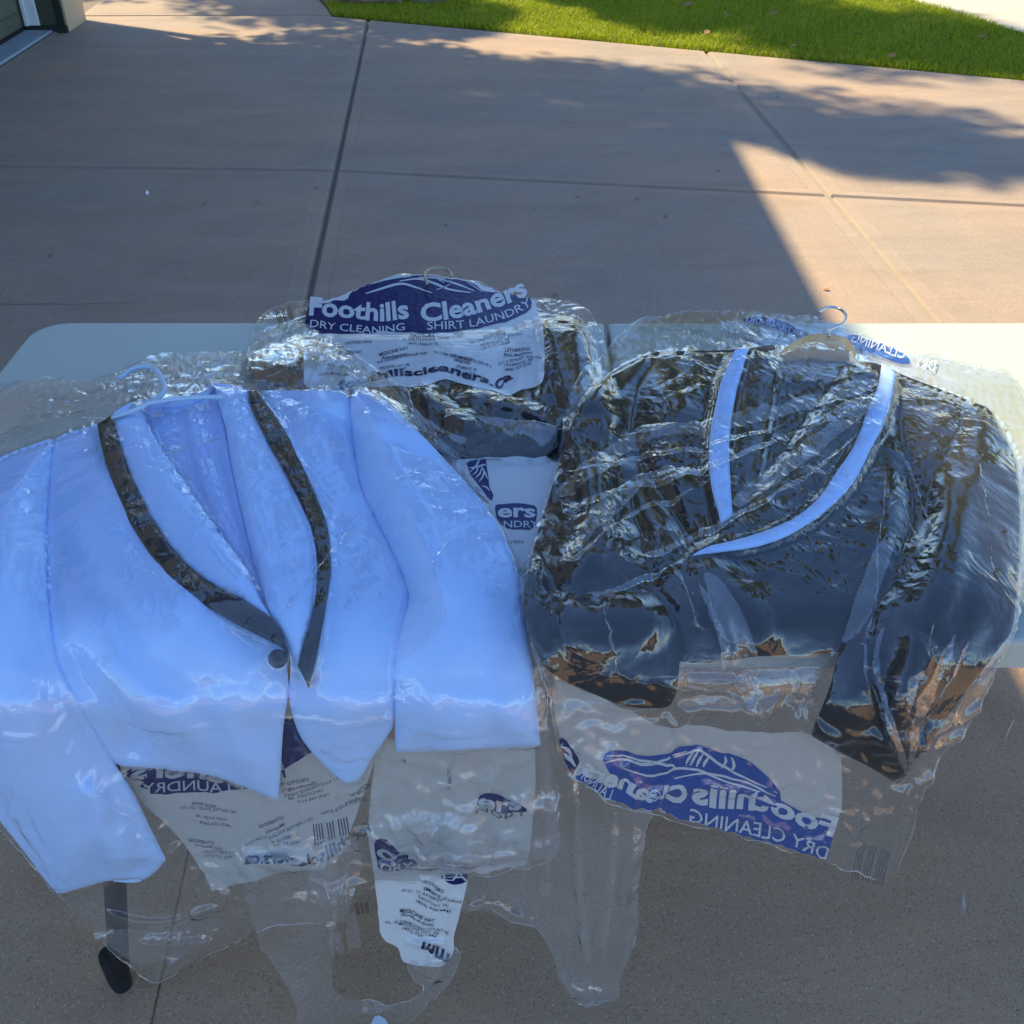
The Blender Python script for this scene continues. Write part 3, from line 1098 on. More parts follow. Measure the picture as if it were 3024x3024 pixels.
def print_patch(name, f, poly, mat, parent, off, step=9, smooth=1):
    poly = smooth_poly(poly, smooth) if smooth else np.asarray(poly, float)
    V, F, _ = cdt(poly, step)
    p = film_at(f, V[:, 0], V[:, 1], off)
    t = p[F]
    nn = np.cross(t[:, 1] - t[:, 0], t[:, 2] - t[:, 0]); _, _, _, nref = XSL(t.mean(1))
    if np.median((nn * nref).sum(1)) < 0: F = F[:, ::-1]
    return tri_obj(name, p, F, mat, parent, smooth=True)


_glyph = {}


def text_tris(body, bold):
    key = (body, bold)
    if key in _glyph: return _glyph[key]
    cu = bpy.data.curves.new('lettering', 'FONT')
    cu.body = body; cu.offset = bold; cu.resolution_u = 3
    ob = bpy.data.objects.new('lettering', cu)
    me = bpy.data.meshes.new_from_object(ob)
    bm = bmesh.new(); bm.from_mesh(me)
    bmesh.ops.triangulate(bm, faces=bm.faces)
    for _ in range(3):
        le = [e for e in bm.edges if e.calc_length() > .30]
        if not le: break
        bmesh.ops.subdivide_edges(bm, edges=le, cuts=1)
        bmesh.ops.triangulate(bm, faces=bm.faces)
    bm.verts.index_update()
    V = np.array([v.co[:2] for v in bm.verts]); F = np.array([[v.index for v in t.verts] for t in bm.faces])
    bm.free(); bpy.data.meshes.remove(me); bpy.data.objects.remove(ob); bpy.data.curves.remove(cu)
    _glyph[key] = (V, F)
    return V, F


def lettering(f, body, base, height, mat, parent, off, bold=0.0, flip=False, name='lettering', clip=None):
    """Words printed along a pixel baseline; capitals are height pixels tall; flip turns them upside down."""
    V, F = text_tris(body, bold)
    x0, x1 = V[:, 0].min(), V[:, 0].max()
    base = smooth_line(base, 2) if len(base) > 2 else np.asarray(base, float)
    seg = np.hypot(*np.diff(base, axis=0).T); cum = np.concatenate([[0], np.cumsum(seg)])
    s = (V[:, 0] - x0) / (x1 - x0) * cum[-1]
    bu = np.interp(s, cum, base[:, 0]); bv = np.interp(s, cum, base[:, 1])
    e = 6.0
    tu = np.interp(s + e, cum, base[:, 0]) - np.interp(s - e, cum, base[:, 0]); tv = np.interp(s + e, cum, base[:, 1]) - np.interp(s - e, cum, base[:, 1])
    l = np.hypot(tu, tv) + 1e-9
    nu_, nv_ = tv / l, -tu / l
    sg = np.where(nv_ > 0, -1, 1) * (-1 if flip else 1)
    y = V[:, 1] / .72 * height
    u = bu + nu_ * sg * y; v = bv + nv_ * sg * y
    if clip is not None:
        ok = in_poly(u, v, clip)
        F = F[ok[F].all(1)]
        if not len(F): return None
    p = film_at(f, u, v, off)
    t = p[F]
    nn = np.cross(t[:, 1] - t[:, 0], t[:, 2] - t[:, 0]); _, _, _, nref = XSL(t.mean(1))
    if np.median((nn * nref).sum(1)) < 0: F = F[:, ::-1]
    return tri_obj(name, p, F, mat, parent, smooth=True)


def strokes(f, lines, width, mat, parent, off, name='logo_line'):
    """Hand-drawn lines of the mountain logo as tapered ribbons."""
    Vs, Fs = [], []
    for ln in lines:
        ln = smooth_line(ln, 2)
        d = np.gradient(ln, axis=0); l = np.hypot(d[:, 0], d[:, 1]) + 1e-9
        nx, ny = -d[:, 1] / l, d[:, 0] / l
        t = np.linspace(0, 1, len(ln)); w = width * (.35 + .65 * np.sin(np.pi * t) ** .6)
        k0 = len(Vs)
        for i in range(len(ln)):
            Vs.append((ln[i, 0] + nx[i] * w[i] / 2, ln[i, 1] + ny[i] * w[i] / 2)); Vs.append((ln[i, 0] - nx[i] * w[i] / 2, ln[i, 1] - ny[i] * w[i] / 2))
            if i: Fs.append((k0 + 2 * i - 2, k0 + 2 * i - 1, k0 + 2 * i + 1, k0 + 2 * i))
    V = np.array(Vs)
    return tri_obj(name, film_at(f, V[:, 0], V[:, 1], off), np.array(Fs), mat, parent)


# ------------------------------------------------------------------ cloth and film materials
def fabric(name, col, rough=.85, sheen=0.0, weave=900, bump=.12):
    k = N(name)
    g = k.n('NewGeometry').outputs['Position']
    f = k.noise(g, weave, 2, .5)
    b = k.bsdf(Base_Color=k.mix(f, tuple(c * .93 for c in col), tuple(min(1, c * 1.05) for c in col)), Roughness=rough)
    b.inputs['Sheen Weight'].default_value = sheen
    b.inputs['Specular IOR Level'].default_value = .25
    k.t.links.new(k.bump(f, bump, .001), b.inputs['Normal'])
    return k.m


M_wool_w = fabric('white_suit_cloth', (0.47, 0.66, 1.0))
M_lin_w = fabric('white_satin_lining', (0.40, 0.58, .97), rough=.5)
M_wool_k = fabric('black_suit_cloth', (0.008, 0.0085, 0.010), rough=.75, sheen=0.03)
M_satin_k = fabric('black_satin', (0.010, 0.010, 0.011), rough=.45)
M_button = plain('black_button', (0.010, 0.011, 0.013), 0.3)


def sheet_fresnel(k, normal, gain):
    """Mirror share of a thin sheet (both faces), the same from either side."""
    inc = k.n('NewGeometry').outputs['Incoming']
    c = k.math('ABSOLUTE', k.n('VectorMath', {0: normal, 1: inc}, operation='DOT_PRODUCT').outputs['Value'])
    p5 = k.math('POWER', k.math('SUBTRACT', 1.0, c, clamp=True), 5.0)
    return k.math('MULTIPLY', k.math('ADD', .07, k.math('MULTIPLY', p5, .93)), gain, clamp=True)


def film(name, haze=.05, ior=1.5, gain=1.5, rough=.07, crinkle=.5, scale=95.0, tint=(.985, .988, .99), stretch=(1, 1, 1), white=(.85, .86, .86), fine=1.0):
    """Thin clear film: transparent, a little milky, mirror-like where it is seen at a slant."""
    k = N(name)
    pos = k.n('NewGeometry').outputs['Position']
    warp = k.n('TexNoise', {'Vector': pos, 'Scale': 16.0, 'Detail': 2.0}).outputs['Color']
    vec = k.n('VectorMath', {0: k.mapping(pos, stretch), 1: k.n('VectorMath', {0: warp, 1: (.05, .05, .05)}, operation='MULTIPLY').outputs[0]}, operation='ADD').outputs[0]
    def shift(seed): return k.n('VectorMath', {0: vec, 1: (seed, seed * 2.3, seed * .7)}, operation='ADD').outputs[0]
    def facets(sc, rot, seed):
        # flat little planes meeting in sharp edges, drawn out one way
        return k.n('TexVoronoi', {'Vector': k.mapping(k.mapping(shift(seed), (1, 1, 1), (.3, .2, rot)), (.36, 1.0, .8)), 'Scale': sc, 'Randomness': 1.0}, feature='F1', distance='MANHATTAN').outputs['Distance']
    def creases(rot, seed):
        # long narrow ridges running one way, present in patches
        v1 = k.mapping(k.mapping(shift(seed), (1, 1, 1), (.2, .5, rot)), (.16, 1.0, 1.0))
        rr = k.math('POWER', k.noise(v1, scale * .7, 2, .5, 0.2, 'RIDGED_MULTIFRACTAL'), 3.0)
        mk = k.ramp(k.noise(v1, 8.0, 2, .5), [(.46, (0, 0, 0)), (.62, (1, 1, 1))])
        return k.math('MULTIPLY', rr, mk)
    r1 = k.math('ADD', creases(-.55, 3.1), k.math('ADD', creases(.75, 7.7), creases(1.5, 12.9)))
    f1 = facets(scale * .30, -.6, 1.3)
    f2 = facets(scale * .62, .7, 5.1)
    f3 = facets(scale * 1.7, 1.3, 9.4)
    r3 = k.noise(pos, 6.0, 2, .5)
    amt = k.ramp(r3, [(.42, (.27, .27, .27)), (.62, (1, 1, 1))])
    h = k.math('ADD', k.math('MULTIPLY', k.math('ADD', k.math('ADD', f1, k.math('MULTIPLY', f2, .42 * fine)), k.math('MULTIPLY', f3, .15 * fine)), amt), k.math("MULTIPLY", r1, .15))
    nb = k.bump(h, crinkle, .006)
    fac = sheet_fresnel(k, nb, gain)
    tr = k.n('BsdfTransparent', {'Color': c4(tint)}).outputs[0]
    df = k.n('BsdfDiffuse', {'Color': c4(white), 'Normal': nb}).outputs[0]
    tl = k.n('BsdfTranslucent', {'Color': c4(white), 'Normal': nb}).outputs[0]
    milk = k.n('MixShader', {0: .4, 1: df, 2: tl}).outputs[0]
    hz = k.math('MULTIPLY', k.math('ADD', k.math('ADD', k.math('MULTIPLY', amt, .6), .45), k.math('MULTIPLY', r1, .55)), haze, clamp=True)
    a = k.n('MixShader', {0: hz, 1: tr, 2: milk}).outputs[0]
    gl = k.n('BsdfGlossy', {'Color': (1, 1, 1, 1), 'Roughness': rough, 'Normal': nb}).outputs[0]
    return k.surf(k.n('MixShader', {0: fac, 1: a, 2: gl}).outputs[0])


def ink(name, col, alpha=1.0, rough=.32, crinkle=.25, gloss=.05):
    """Printed ink on film, glossy, slightly see-through if alpha < 1."""
    k = N(name)
    pos = k.n('NewGeometry').outputs['Position']
    h = k.noise(pos, 60, 3, .6)
    nb = k.bump(h, crinkle, .004)
    df = k.n('BsdfDiffuse', {'Color': c4(col), 'Normal': nb}).outputs[0]
    tl = k.n('BsdfTranslucent', {'Color': c4(col), 'Normal': nb}).outputs[0]
    a = k.n('MixShader', {0: .25, 1: df, 2: tl}).outputs[0]
    gl = k.n('BsdfGlossy', {'Color': (1, 1, 1, 1), 'Roughness': rough * .5, 'Normal': nb}).outputs[0]
    s = k.n('MixShader', {0: sheet_fresnel(k, nb, .55), 1: a, 2: gl}).outputs[0]
    if alpha < 1:
        s = k.n('MixShader', {0: alpha, 1: k.n('BsdfTransparent', {'Color': (1, 1, 1, 1)}).outputs[0], 2: s}).outputs[0]
    return k.surf(s)


M_film_w = film('clear_film_over_white', haze=.033, gain=1.0, crinkle=.5, scale=75, fine=.7)
M_film_k = film('clear_film_over_black', haze=.02, gain=1.1, crinkle=.6, scale=60, rough=.065, fine=1.25)
M_film_c = film('clear_film_centre', haze=.03, gain=1.1, crinkle=.6)
M_film_b = film('clear_film_back', haze=.045, gain=1.0, crinkle=.5)
M_film_f = film('folded_film', haze=.07, gain=1.3, crinkle=.7, scale=80)
M_film_h = film('clear_film_hanging', haze=.15, gain=1.3, crinkle=.6, scale=60)
M_roll = film('film_rim', haze=.22, gain=1.6, crinkle=.6, scale=120, rough=.1)
M_ink_w = ink('white_ink', (.74, .77, .78), alpha=.93)
M_ink_wb = ink('white_ink_seen_through', (.60, .60, .57), alpha=.86)
M_ink_n = ink('navy_ink', (.008, .018, .12))
M_ink_nb = ink('blue_ink_seen_through', (.02, .085, .36), alpha=.95)
M_ink_t = ink('dark_lettering_ink', (.012, .018, .075))
M_ink_tb = ink('faded_lettering_ink', (.06, .075, .13), alpha=.8)
M_ink_k = ink('black_print', (.02, .02, .03), alpha=.85)

# ================================================================== centre: black garment in a printed bag, lying behind the other two
def pt(u, v, L): return Vector(P(np.array([u], float), np.array([v], float), np.array([L], float))[0])


def at(u, v, L): return tuple(pt(u, v, L))


def root_at(name, u, v, label, cat, group=None):
    return empty(name, at(u, v, 0.0), label, cat, group)


g_mid = root_at('black_garment', 1400, 1150, 'black folded garment under the printed bag at the back middle of the table', 'garment')
cloth('body', [(735, 1072), (830, 1020), (1000, 1000), (1250, 1000), (1500, 985), (1580, 950), (1620, 944), (1696, 944), (1728, 980), (1748, 1070), (1765, 1250),
               (1640, 1352), (1500, 1362), (1372, 1358), (1250, 1330), (1000, 1220), (820, 1140), (735, 1122)], M_wool_k, g_mid, .006, puff=.014, width=90,
      folds=[([(1230, 1150), (1330, 1230), (1420, 1260)], .014, 22), ([(1340, 1170), (1500, 1200), (1640, 1260)], .012, 26), ([(1620, 960), (1640, 1080), (1600, 1200)], .008, 18)], noise=.004, nscale=120, seed=4)
cloth('sleeve', [(1590, 948), (1690, 946), (1727, 980), (1746, 1080), (1752, 1190), (1700, 1230), (1640, 1190), (1612, 1080)], M_wool_k, g_mid, .02, puff=.012, width=50, seed=9)
settle()
h_mid = root_at('clothes_hanger', 1290, 820, 'bare brassy wire hanger hook above the printed blue bag', 'hanger')
M_wire = plain('brass_wire', (0.42, 0.38, 0.27), .3, metal=.85)
M_chrome = plain('chrome_wire', (0.6, 0.61, 0.62), .18, metal=1.0)
hk = smooth_line([(1262, 840), (1252, 812), (1262, 797), (1290, 790), (1316, 794), (1329, 803), (1333, 812), (1328, 814)], 3)
tube_obj('hook', [at(u, v, .018) for u, v in hk], [.0022] * (len(hk) - 4) + [.0026, .0028, .0028, .002], M_wire, h_mid, 8)

bag_mid = root_at('garment_bag', 1330, 900, 'clear cleaner bag with white and navy print over the black garment, back middle', 'garment bag', 'dry cleaner garment bags')
C_OUT = [(734, 995), (763, 938), (814, 901), (888, 887), (979, 884), (1042, 856), (1099, 829), (1173, 811), (1247, 806), (1332, 819), (1406, 830), (1440, 848), (1480, 866), (1571, 880), (1668, 881),
         (1725, 904), (1759, 944), (1788, 1012), (1815, 1110), (1800, 1250), (1720, 1400), (1640, 1640), (1560, 1740), (1480, 1690), (1372, 1500), (1240, 1330), (1000, 1230), (800, 1150), (725, 1110)]
F_mid = film_sim(C_OUT, 10, .045, 21, clear=.003, bend=.3, iters=150, nscale=80,
                 ridges=[([(1270, 1200), (1360, 1180), (1470, 1190), (1660, 1230)], .02, 16), ([(1200, 1150), (1300, 1230), (1390, 1290)], .016, 14), ([(1480, 1210), (1560, 1180), (1640, 1215)], .012, 14), ([(1440, 1110), (1540, 1180), (1680, 1250)], .012, 12)])
film_mesh('film', F_mid, M_film_c, bag_mid)
pan = print_patch('printed_panel', F_mid, [(902, 938), (911, 901), (940, 886), (979, 886), (1042, 860), (1099, 833), (1173, 815), (1247, 810), (1332, 823), (1406, 834), (1440, 851), (1480, 868), (1571, 883), (1583, 900), (1595, 940),
                                           (1606, 968), (1609, 1092), (1600, 1126), (1560, 1142), (1520, 1151), (1460, 1150), (1412, 1143), (1370, 1128), (1326, 1114), (1290, 1124), (1258, 1137), (1230, 1139), (1201, 1137), (1100, 1135), (1000, 1145), (896, 1150), (896, 1050)], M_ink_w, bag_mid, .0006)
nav = print_patch('logo_patch', F_mid, [(902, 938), (911, 901), (975, 897), (985, 890), (1025, 888), (1036, 867), (1099, 836), (1173, 818), (1247, 813), (1332, 826), (1383, 833), (1405, 843), (1423, 858), (1445, 863), (1480, 868), (1540, 876), (1571, 887), (1566, 915), (1509, 944), (1429, 969), (1350, 978), (1269, 983),
                                        (1180, 980), (1121, 972), (1100, 984), (1040, 988), (990, 987), (930, 985), (900, 960)], M_ink_n, pan, .0011)
lettering(F_mid, 'Foothills', [(913, 931), (1019, 939), (1127, 948), (1209, 938)], 54, M_ink_w, pan, .0017, .03)
lettering(F_mid, 'Cleaners', [(1244, 952), (1355, 942), (1440, 916), (1520, 888), (1560, 868)], 54, M_ink_w, pan, .0017, .03)
lettering(F_mid, 'DRY CLEANING', [(915, 966), (1042, 984), (1110, 985), (1197, 974)], 22, M_ink_w, pan, .0017, .004)
lettering(F_mid, 'SHIRT LAUNDRY', [(1262, 976), (1383, 972), (1486, 946), (1570, 903)], 24, M_ink_w, pan, .0017, .004)
strokes(F_mid, [[(1080, 868), (1130, 852), (1185, 836), (1230, 850), (1276, 868)], [(1180, 832), (1240, 822), (1290, 842), (1340, 862), (1390, 866)], [(1236, 822), (1290, 822), (1340, 838), (1400, 860)],
                [(1290, 826), (1312, 838)], [(1310, 824), (1330, 836)], [(1380, 836), (1425, 862)], [(1330, 842), (1290, 858)], [(1100, 838), (1160, 822), (1215, 818)]], 7, M_ink_w, pan, .0017)
for body, bl, h, bd in (
        ('HIGH RIVER', [(1429, 999), (1497, 986)], 13, .02), ('108 CENTRE STREET SOUTH', [(1386, 1015), (1540, 988)], 11, 0), ('HIGH RIVER, AB', [(1420, 1024), (1506, 1003)], 11, 0), ('(403) 652-2564', [(1423, 1034), (1506, 1012)], 11, .01),
        ('OKOTOKS', [(1212, 996), (1282, 992)], 12, .02), ('31 SOUTHRIDGE DRIVE', [(1190, 1006), (1326, 1000)], 11, 0), ('(403) 938-4115', [(1205, 1018), (1292, 1016)], 10, 0),
        ('MEDICINE HAT', [(1121, 1050), (1207, 1034)], 14, .02), ('(Northpoint)', [(1128, 1060), (1204, 1052)], 13, .02), ('#10 DIVISION AVENUE NW', [(1114, 1072), (1262, 1044)], 11, 0), ('MEDICINE HAT, AB', [(1122, 1088), (1210, 1080)], 11, 0), ('(403) 528-7830', [(1140, 1100), (1200, 1090)], 10, 0),
        ('LETHBRIDGE', [(1330, 1052), (1392, 1068)], 12, .02), ('(Magrath)', [(1340, 1064), (1388, 1076)], 11, .02), ('1611 MAYOR MAGRATH DRIVE S', [(1281, 1038), (1350, 1058), (1450, 1086)], 11, 0), ('LETHBRIDGE, AB', [(1345, 1082), (1406, 1096)], 10, 0), ('(403) 328-7576', [(1340, 1092), (1404, 1108)], 10, 0),
        ('LETHBRIDGE', [(1492, 1036), (1566, 1032)], 12, .02), ('(Park Meadows)', [(1488, 1050), (1572, 1042)], 11, .02), ('311 5 STREET SOUTH', [(1474, 1078), (1530, 1056), (1598, 1054)], 11, 0), ('LETHBRIDGE, AB', [(1490, 1080), (1572, 1062)], 10, 0), ('(403) 327-5151', [(1492, 1094), (1570, 1072)], 11, .01),
        ('OKOTOKS DRIVE', [(1020, 1016), (1098, 1012)], 11, 0), ('MEDICINE HAT', [(1000, 1046), (1070, 1040)], 12, .01), ('STRACHAN COURT SE', [(970, 1082), (1065, 1088)], 10, 0), ('MEDICINE HAT, AB', [(940, 1110), (1030, 1104)], 10, 0)):
    lettering(F_mid, body, bl, h * .74, M_ink_t, pan, .0014, bd * .5)
lettering(F_mid, 'foothillscleaners.ca', [(1000, 1146), (1090, 1122), (1173, 1108), (1247, 1110), (1312, 1088), (1383, 1116), (1440, 1132), (1480, 1128), (1516, 1114)], 22, M_ink_t, pan, .0014, .03)
pan2 = print_patch('printed_panel', F_mid, [(1340, 1362), (1372, 1352), (1500, 1350), (1640, 1350), (1690, 1400), (1640, 1600), (1570, 1700), (1500, 1660), (1400, 1520)], M_ink_w, bag_mid, .0006)
print_patch('logo_patch', F_mid, [(1378, 1366), (1405, 1361), (1436, 1368), (1441, 1400), (1446, 1440), (1457, 1462), (1453, 1478), (1440, 1470), (1420, 1440), (1390, 1400)], M_ink_n, pan2, .0011, smooth=0)
print_patch('logo_patch', F_mid, [(1459, 1492), (1480, 1487), (1575, 1486), (1588, 1500), (1580, 1564), (1500, 1562), (1470, 1540)], M_ink_n, pan2, .0011)
strokes(F_mid, [[(1386, 1392), (1405, 1376), (1420, 1366)], [(1396, 1402), (1408, 1392), (1412, 1376)], [(1404, 1412), (1418, 1400), (1422, 1384)], [(1414, 1424), (1428, 1408), (1430, 1388)], [(1420, 1376), (1432, 1396), (1440, 1416)], [(1424, 1436), (1438, 1440), (1446, 1452)]], 5, M_ink_w, pan2, .0017)
lettering(F_mid, 'ers', [(1470, 1527), (1582, 1525)], 38, M_ink_w, pan2, .0017, .03)
lettering(F_mid, 'NDRY', [(1488, 1558), (1590, 1556)], 21, M_ink_w, pan2, .0017, .004)
lettering(F_mid, '108 STREET SOUTH', [(1448, 1608), (1545, 1606)], 10, M_ink_t, pan2, .0014)

# its long clear tail hanging off the front edge, between the two jackets
T_OUT = [(1300, 2120), (1450, 2100), (1640, 2080), (1760, 2200), (1930, 2370), (1924, 2412), (1901, 2482), (1893, 2560), (1889, 2656), (1883, 2773), (1860, 2840), (1831, 2901), (1827, 2940), (1819, 2968), (1775, 2976), (1726, 2988), (1685, 2965), (1653, 2901),
         (1639, 2831), (1592, 2755), (1522, 2735), (1458, 2703), (1400, 2700), (1365, 2709), (1345, 2660), (1310, 2400)]
F_tail = film_sim(T_OUT, 10, .04, 31, clear=.004, iters=60, wob=.005, nscale=110, anis=(1.5, .5), bend=.4, ridges=[([(1690, 2300), (1705, 2600), (1745, 2960)], .020, 15), ([(1810, 2400), (1800, 2600), (1765, 2900)], .018, 17), ([(1880, 2450), (1850, 2650), (1820, 2850)], .014, 16), ([(1640, 2350), (1620, 2500), (1600, 2700)], .018, 17), ([(1500, 2350), (1480, 2500), (1440, 2690)], .014, 18), ([(1560, 2350), (1560, 2500), (1540, 2720)], .012, 16), ([(1365, 2695), (1460, 2690), (1590, 2742)], .014, 12), ([(1655, 2895), (1690, 2945), (1728, 2968), (1815, 2950)], .014, 11)])
film_mesh('hanging_film', F_tail, M_film_h, bag_mid)
heap.add(F_tail['p'][F_tail['used']])
for i, fo in enumerate(([(1690, 2300), (1712, 2310), (1722, 2600), (1760, 2960), (1742, 2962), (1702, 2640)], [(1812, 2400), (1830, 2420), (1818, 2620), (1782, 2900), (1766, 2880), (1798, 2620)], [(1876, 2460), (1912, 2450), (1896, 2560), (1884, 2660), (1870, 2780), (1840, 2860), (1856, 2700)], [(1630, 2380), (1650, 2380), (1632, 2540), (1606, 2730), (1592, 2720), (1612, 2540)],
                        [(1366, 2690), (1420, 2682), (1500, 2706), (1600, 2742), (1598, 2756), (1520, 2734), (1440, 2704), (1368, 2708)], [(1652, 2880), (1672, 2900), (1700, 2945), (1740, 2966), (1815, 2945), (1822, 2966), (1775, 2976), (1726, 2986), (1688, 2962)])):
    ff = film_sim(fo, 6, .06, 40 + i, clear=.002, iters=50, wob=.003, nscale=40, bend=.2, jag=4.0)
    film_mesh('folded_film', ff, M_film_f, bag_mid)
S_OUT = [(1095, 2430), (1104, 2598), (1112, 2656), (1116, 2710), (1121, 2761), (1145, 2785), (1173, 2796), (1182, 2815), (1188, 2842), (1225, 2852), (1261, 2858), (1307, 2857), (1330, 2835), (1342, 2807), (1336, 2773), (1350, 2725), (1365, 2674), (1378, 2620), (1384, 2570), (1384, 2430)]
F_strip = film_sim(S_OUT, 9, .014, 33, jag=3.0, clear=.006, iters=90, wob=.004, nscale=110, ridges=[([(1330, 2640), (1320, 2790)], .006, 14), ([(1180, 2790), (1250, 2810), (1330, 2800)], .008, 14)])
sp = film_mesh('printed_strip', F_strip, M_ink_w, bag_mid)
print_patch('logo_patch', F_strip, [(1290, 2540), (1384, 2530), (1381, 2590), (1372, 2608), (1345, 2616), (1318, 2606), (1295, 2590)], M_ink_n, sp, .0011)
lettering(F_strip, 'LA', [(1308, 2600), (1378, 2600)], 24, M_ink_w, sp, .0017, .005)
for body, bl, h, bd in (('OKOTOKS', [(1240, 2613), (1308, 2638)], 17, .03), ('(Main)', [(1250, 2636), (1299, 2652)], 15, .03), ('#121, 71 RIVERSIDE DRIVE', [(1185, 2638), (1364, 2680)], 14, .004), ('OKOTOKS, AB', [(1232, 2662), (1321, 2692)], 14, .004), ('(403) 938-4445', [(1226, 2675), (1329, 2711)], 14, .008),
                        ('MEDICINE HAT', [(1178, 2700), (1282, 2733)], 17, .03), ('(Scrub-A-Dub)', [(1182, 2712), (1278, 2746)], 14, .03), ('#1, 36 STRACHAN COURT SE', [(1138, 2723), (1324, 2772)], 13, .004), ('MEDICINE HAT, AB', [(1176, 2740), (1294, 2775)], 13, .004), ('(403) 526-1944', [(1185, 2755), (1286, 2783)], 13, .008)):
    lettering(F_strip, body, bl, h * .62, M_ink_t, sp, .0014, bd * .5)
lettering(F_strip, 'mm', [(1248, 2795), (1328, 2822)], 34, M_ink_t, sp, .0014, .03, flip=True)
Q_OUT = [(690, 2520), (990, 2520), (1000, 2600), (987, 2728), (978, 2840), (974, 2928), (1000, 2942), (1060, 2962), (1150, 2984), (1230, 2958), (1260, 2925), (1215, 2890), (1200, 2820), (1345, 2800), (1366, 2832), (1330, 2920), (1240, 2990), (1190, 3050), (870, 3050), (884, 3002), (850, 2930), (822, 2879), (754, 2769)]
F_q = film_sim(Q_OUT, 10, .045, 35, clear=.004, iters=100, wob=.008, nscale=100, ridges=[([(975, 2925), (1060, 2965), (1150, 2988)], .01, 9), ([(1150, 2985), (1240, 2945), (1330, 2870)], .008, 10)])
film_mesh('hanging_film', F_q, M_film_h, bag_mid)
rolled_edge(F_mid, M_roll, bag_mid, keep=lambda u, v: v < 1250)
rolled_edge(F_tail, M_roll, bag_mid, keep=lambda u, v: v > 2250)
rolled_edge(F_q, M_roll, bag_mid, keep=lambda u, v: v > 2600)
for f in (F_mid, F_tail, F_strip, F_q):
    heap.add(f['p'][f['used']])

# ================================================================== left: white dinner jacket with black piped shawl lapels
bag_l = root_at('garment_bag', 800, 1100, 'clear cleaner bag around the white jacket, hanging over the left front edge', 'garment bag', 'dry cleaner garment bags')
L_OUT = [(-120, 1150), (0, 1131), (104, 1112), (200, 1118), (264, 1120), (300, 1106), (357, 1096), (414, 1054), (466, 1041), (569, 1038), (725, 1033), (745, 1010), (800, 965), (871, 938), (956, 978), (1064, 1052), (1144, 1103), (1201, 1154), (1247, 1223), (1304, 1297), (1372, 1365), (1435, 1462), (1497, 1547), (1545, 1640),
         (1562, 1800), (1590, 1950), (1618, 2016), (1621, 2100), (1622, 2179), (1639, 2272), (1648, 2340), (1653, 2406), (1656, 2470), (1669, 2524), (1639, 2549), (1540, 2572), (1383, 2592), (1243, 2612), (1110, 2604), (1034, 2674), (994, 2728), (900, 2735), (754, 2749), (685, 2790), (617, 2817), (520, 2875), (456, 2910), (404, 2879), (315, 2796), (171, 2642), (60, 2520), (-20, 2440), (-180, 2280), (-240, 1800), (-200, 1400)]
F_lb = film_sim([(u + (8 if u < 800 else -8), v + (8 if v < 1600 else -8)) for u, v in L_OUT], 13, .022, 41, gmap=lambda u, v: 1 + 2.0 * np.exp(-((u - 1370) / 230) ** 2 - ((v - 2420) / 170) ** 2), clear=.002, iters=70, wob=.003, nscale=150)
film_mesh('back_film', F_lb, M_film_b, bag_l, sub=False)
pl = print_patch('printed_panel', F_lb, [(343, 2230), (372, 2310), (404, 2362), (440, 2410), (473, 2440), (520, 2490), (548, 2522), (596, 2584), (624, 2635), (690, 2620), (754, 2608), (840, 2592), (925, 2577), (1000, 2540), (1050, 2420), (1090, 2300), (1131, 2193), (1150, 2080), (900, 2050), (500, 2150)], M_ink_wb, bag_l, .0008, smooth=0)
nl = print_patch('logo_patch', F_lb, [(363, 2284), (388, 2272), (420, 2268), (520, 2270), (640, 2280), (800, 2300), (900, 2230), (1000, 2180), (1010, 2100), (840, 2120), (830, 2240), (845, 2295), (800, 2320), (705, 2330), (640, 2348), (560, 2358), (480, 2360), (440, 2356), (430, 2340), (408, 2330), (424, 2318), (396, 2308)], M_ink_n, pl, .0013, smooth=0)
lettering(F_lb, 'Cleaners', [(840, 2322), (700, 2320), (540, 2308), (384, 2302)], 56, M_ink_wb, pl, .0019, .03)
lettering(F_lb, 'SHIRT LAUNDRY', [(850, 2336), (760, 2336), (600, 2350), (418, 2352)], 32, M_ink_wb, pl, .0019, .004)
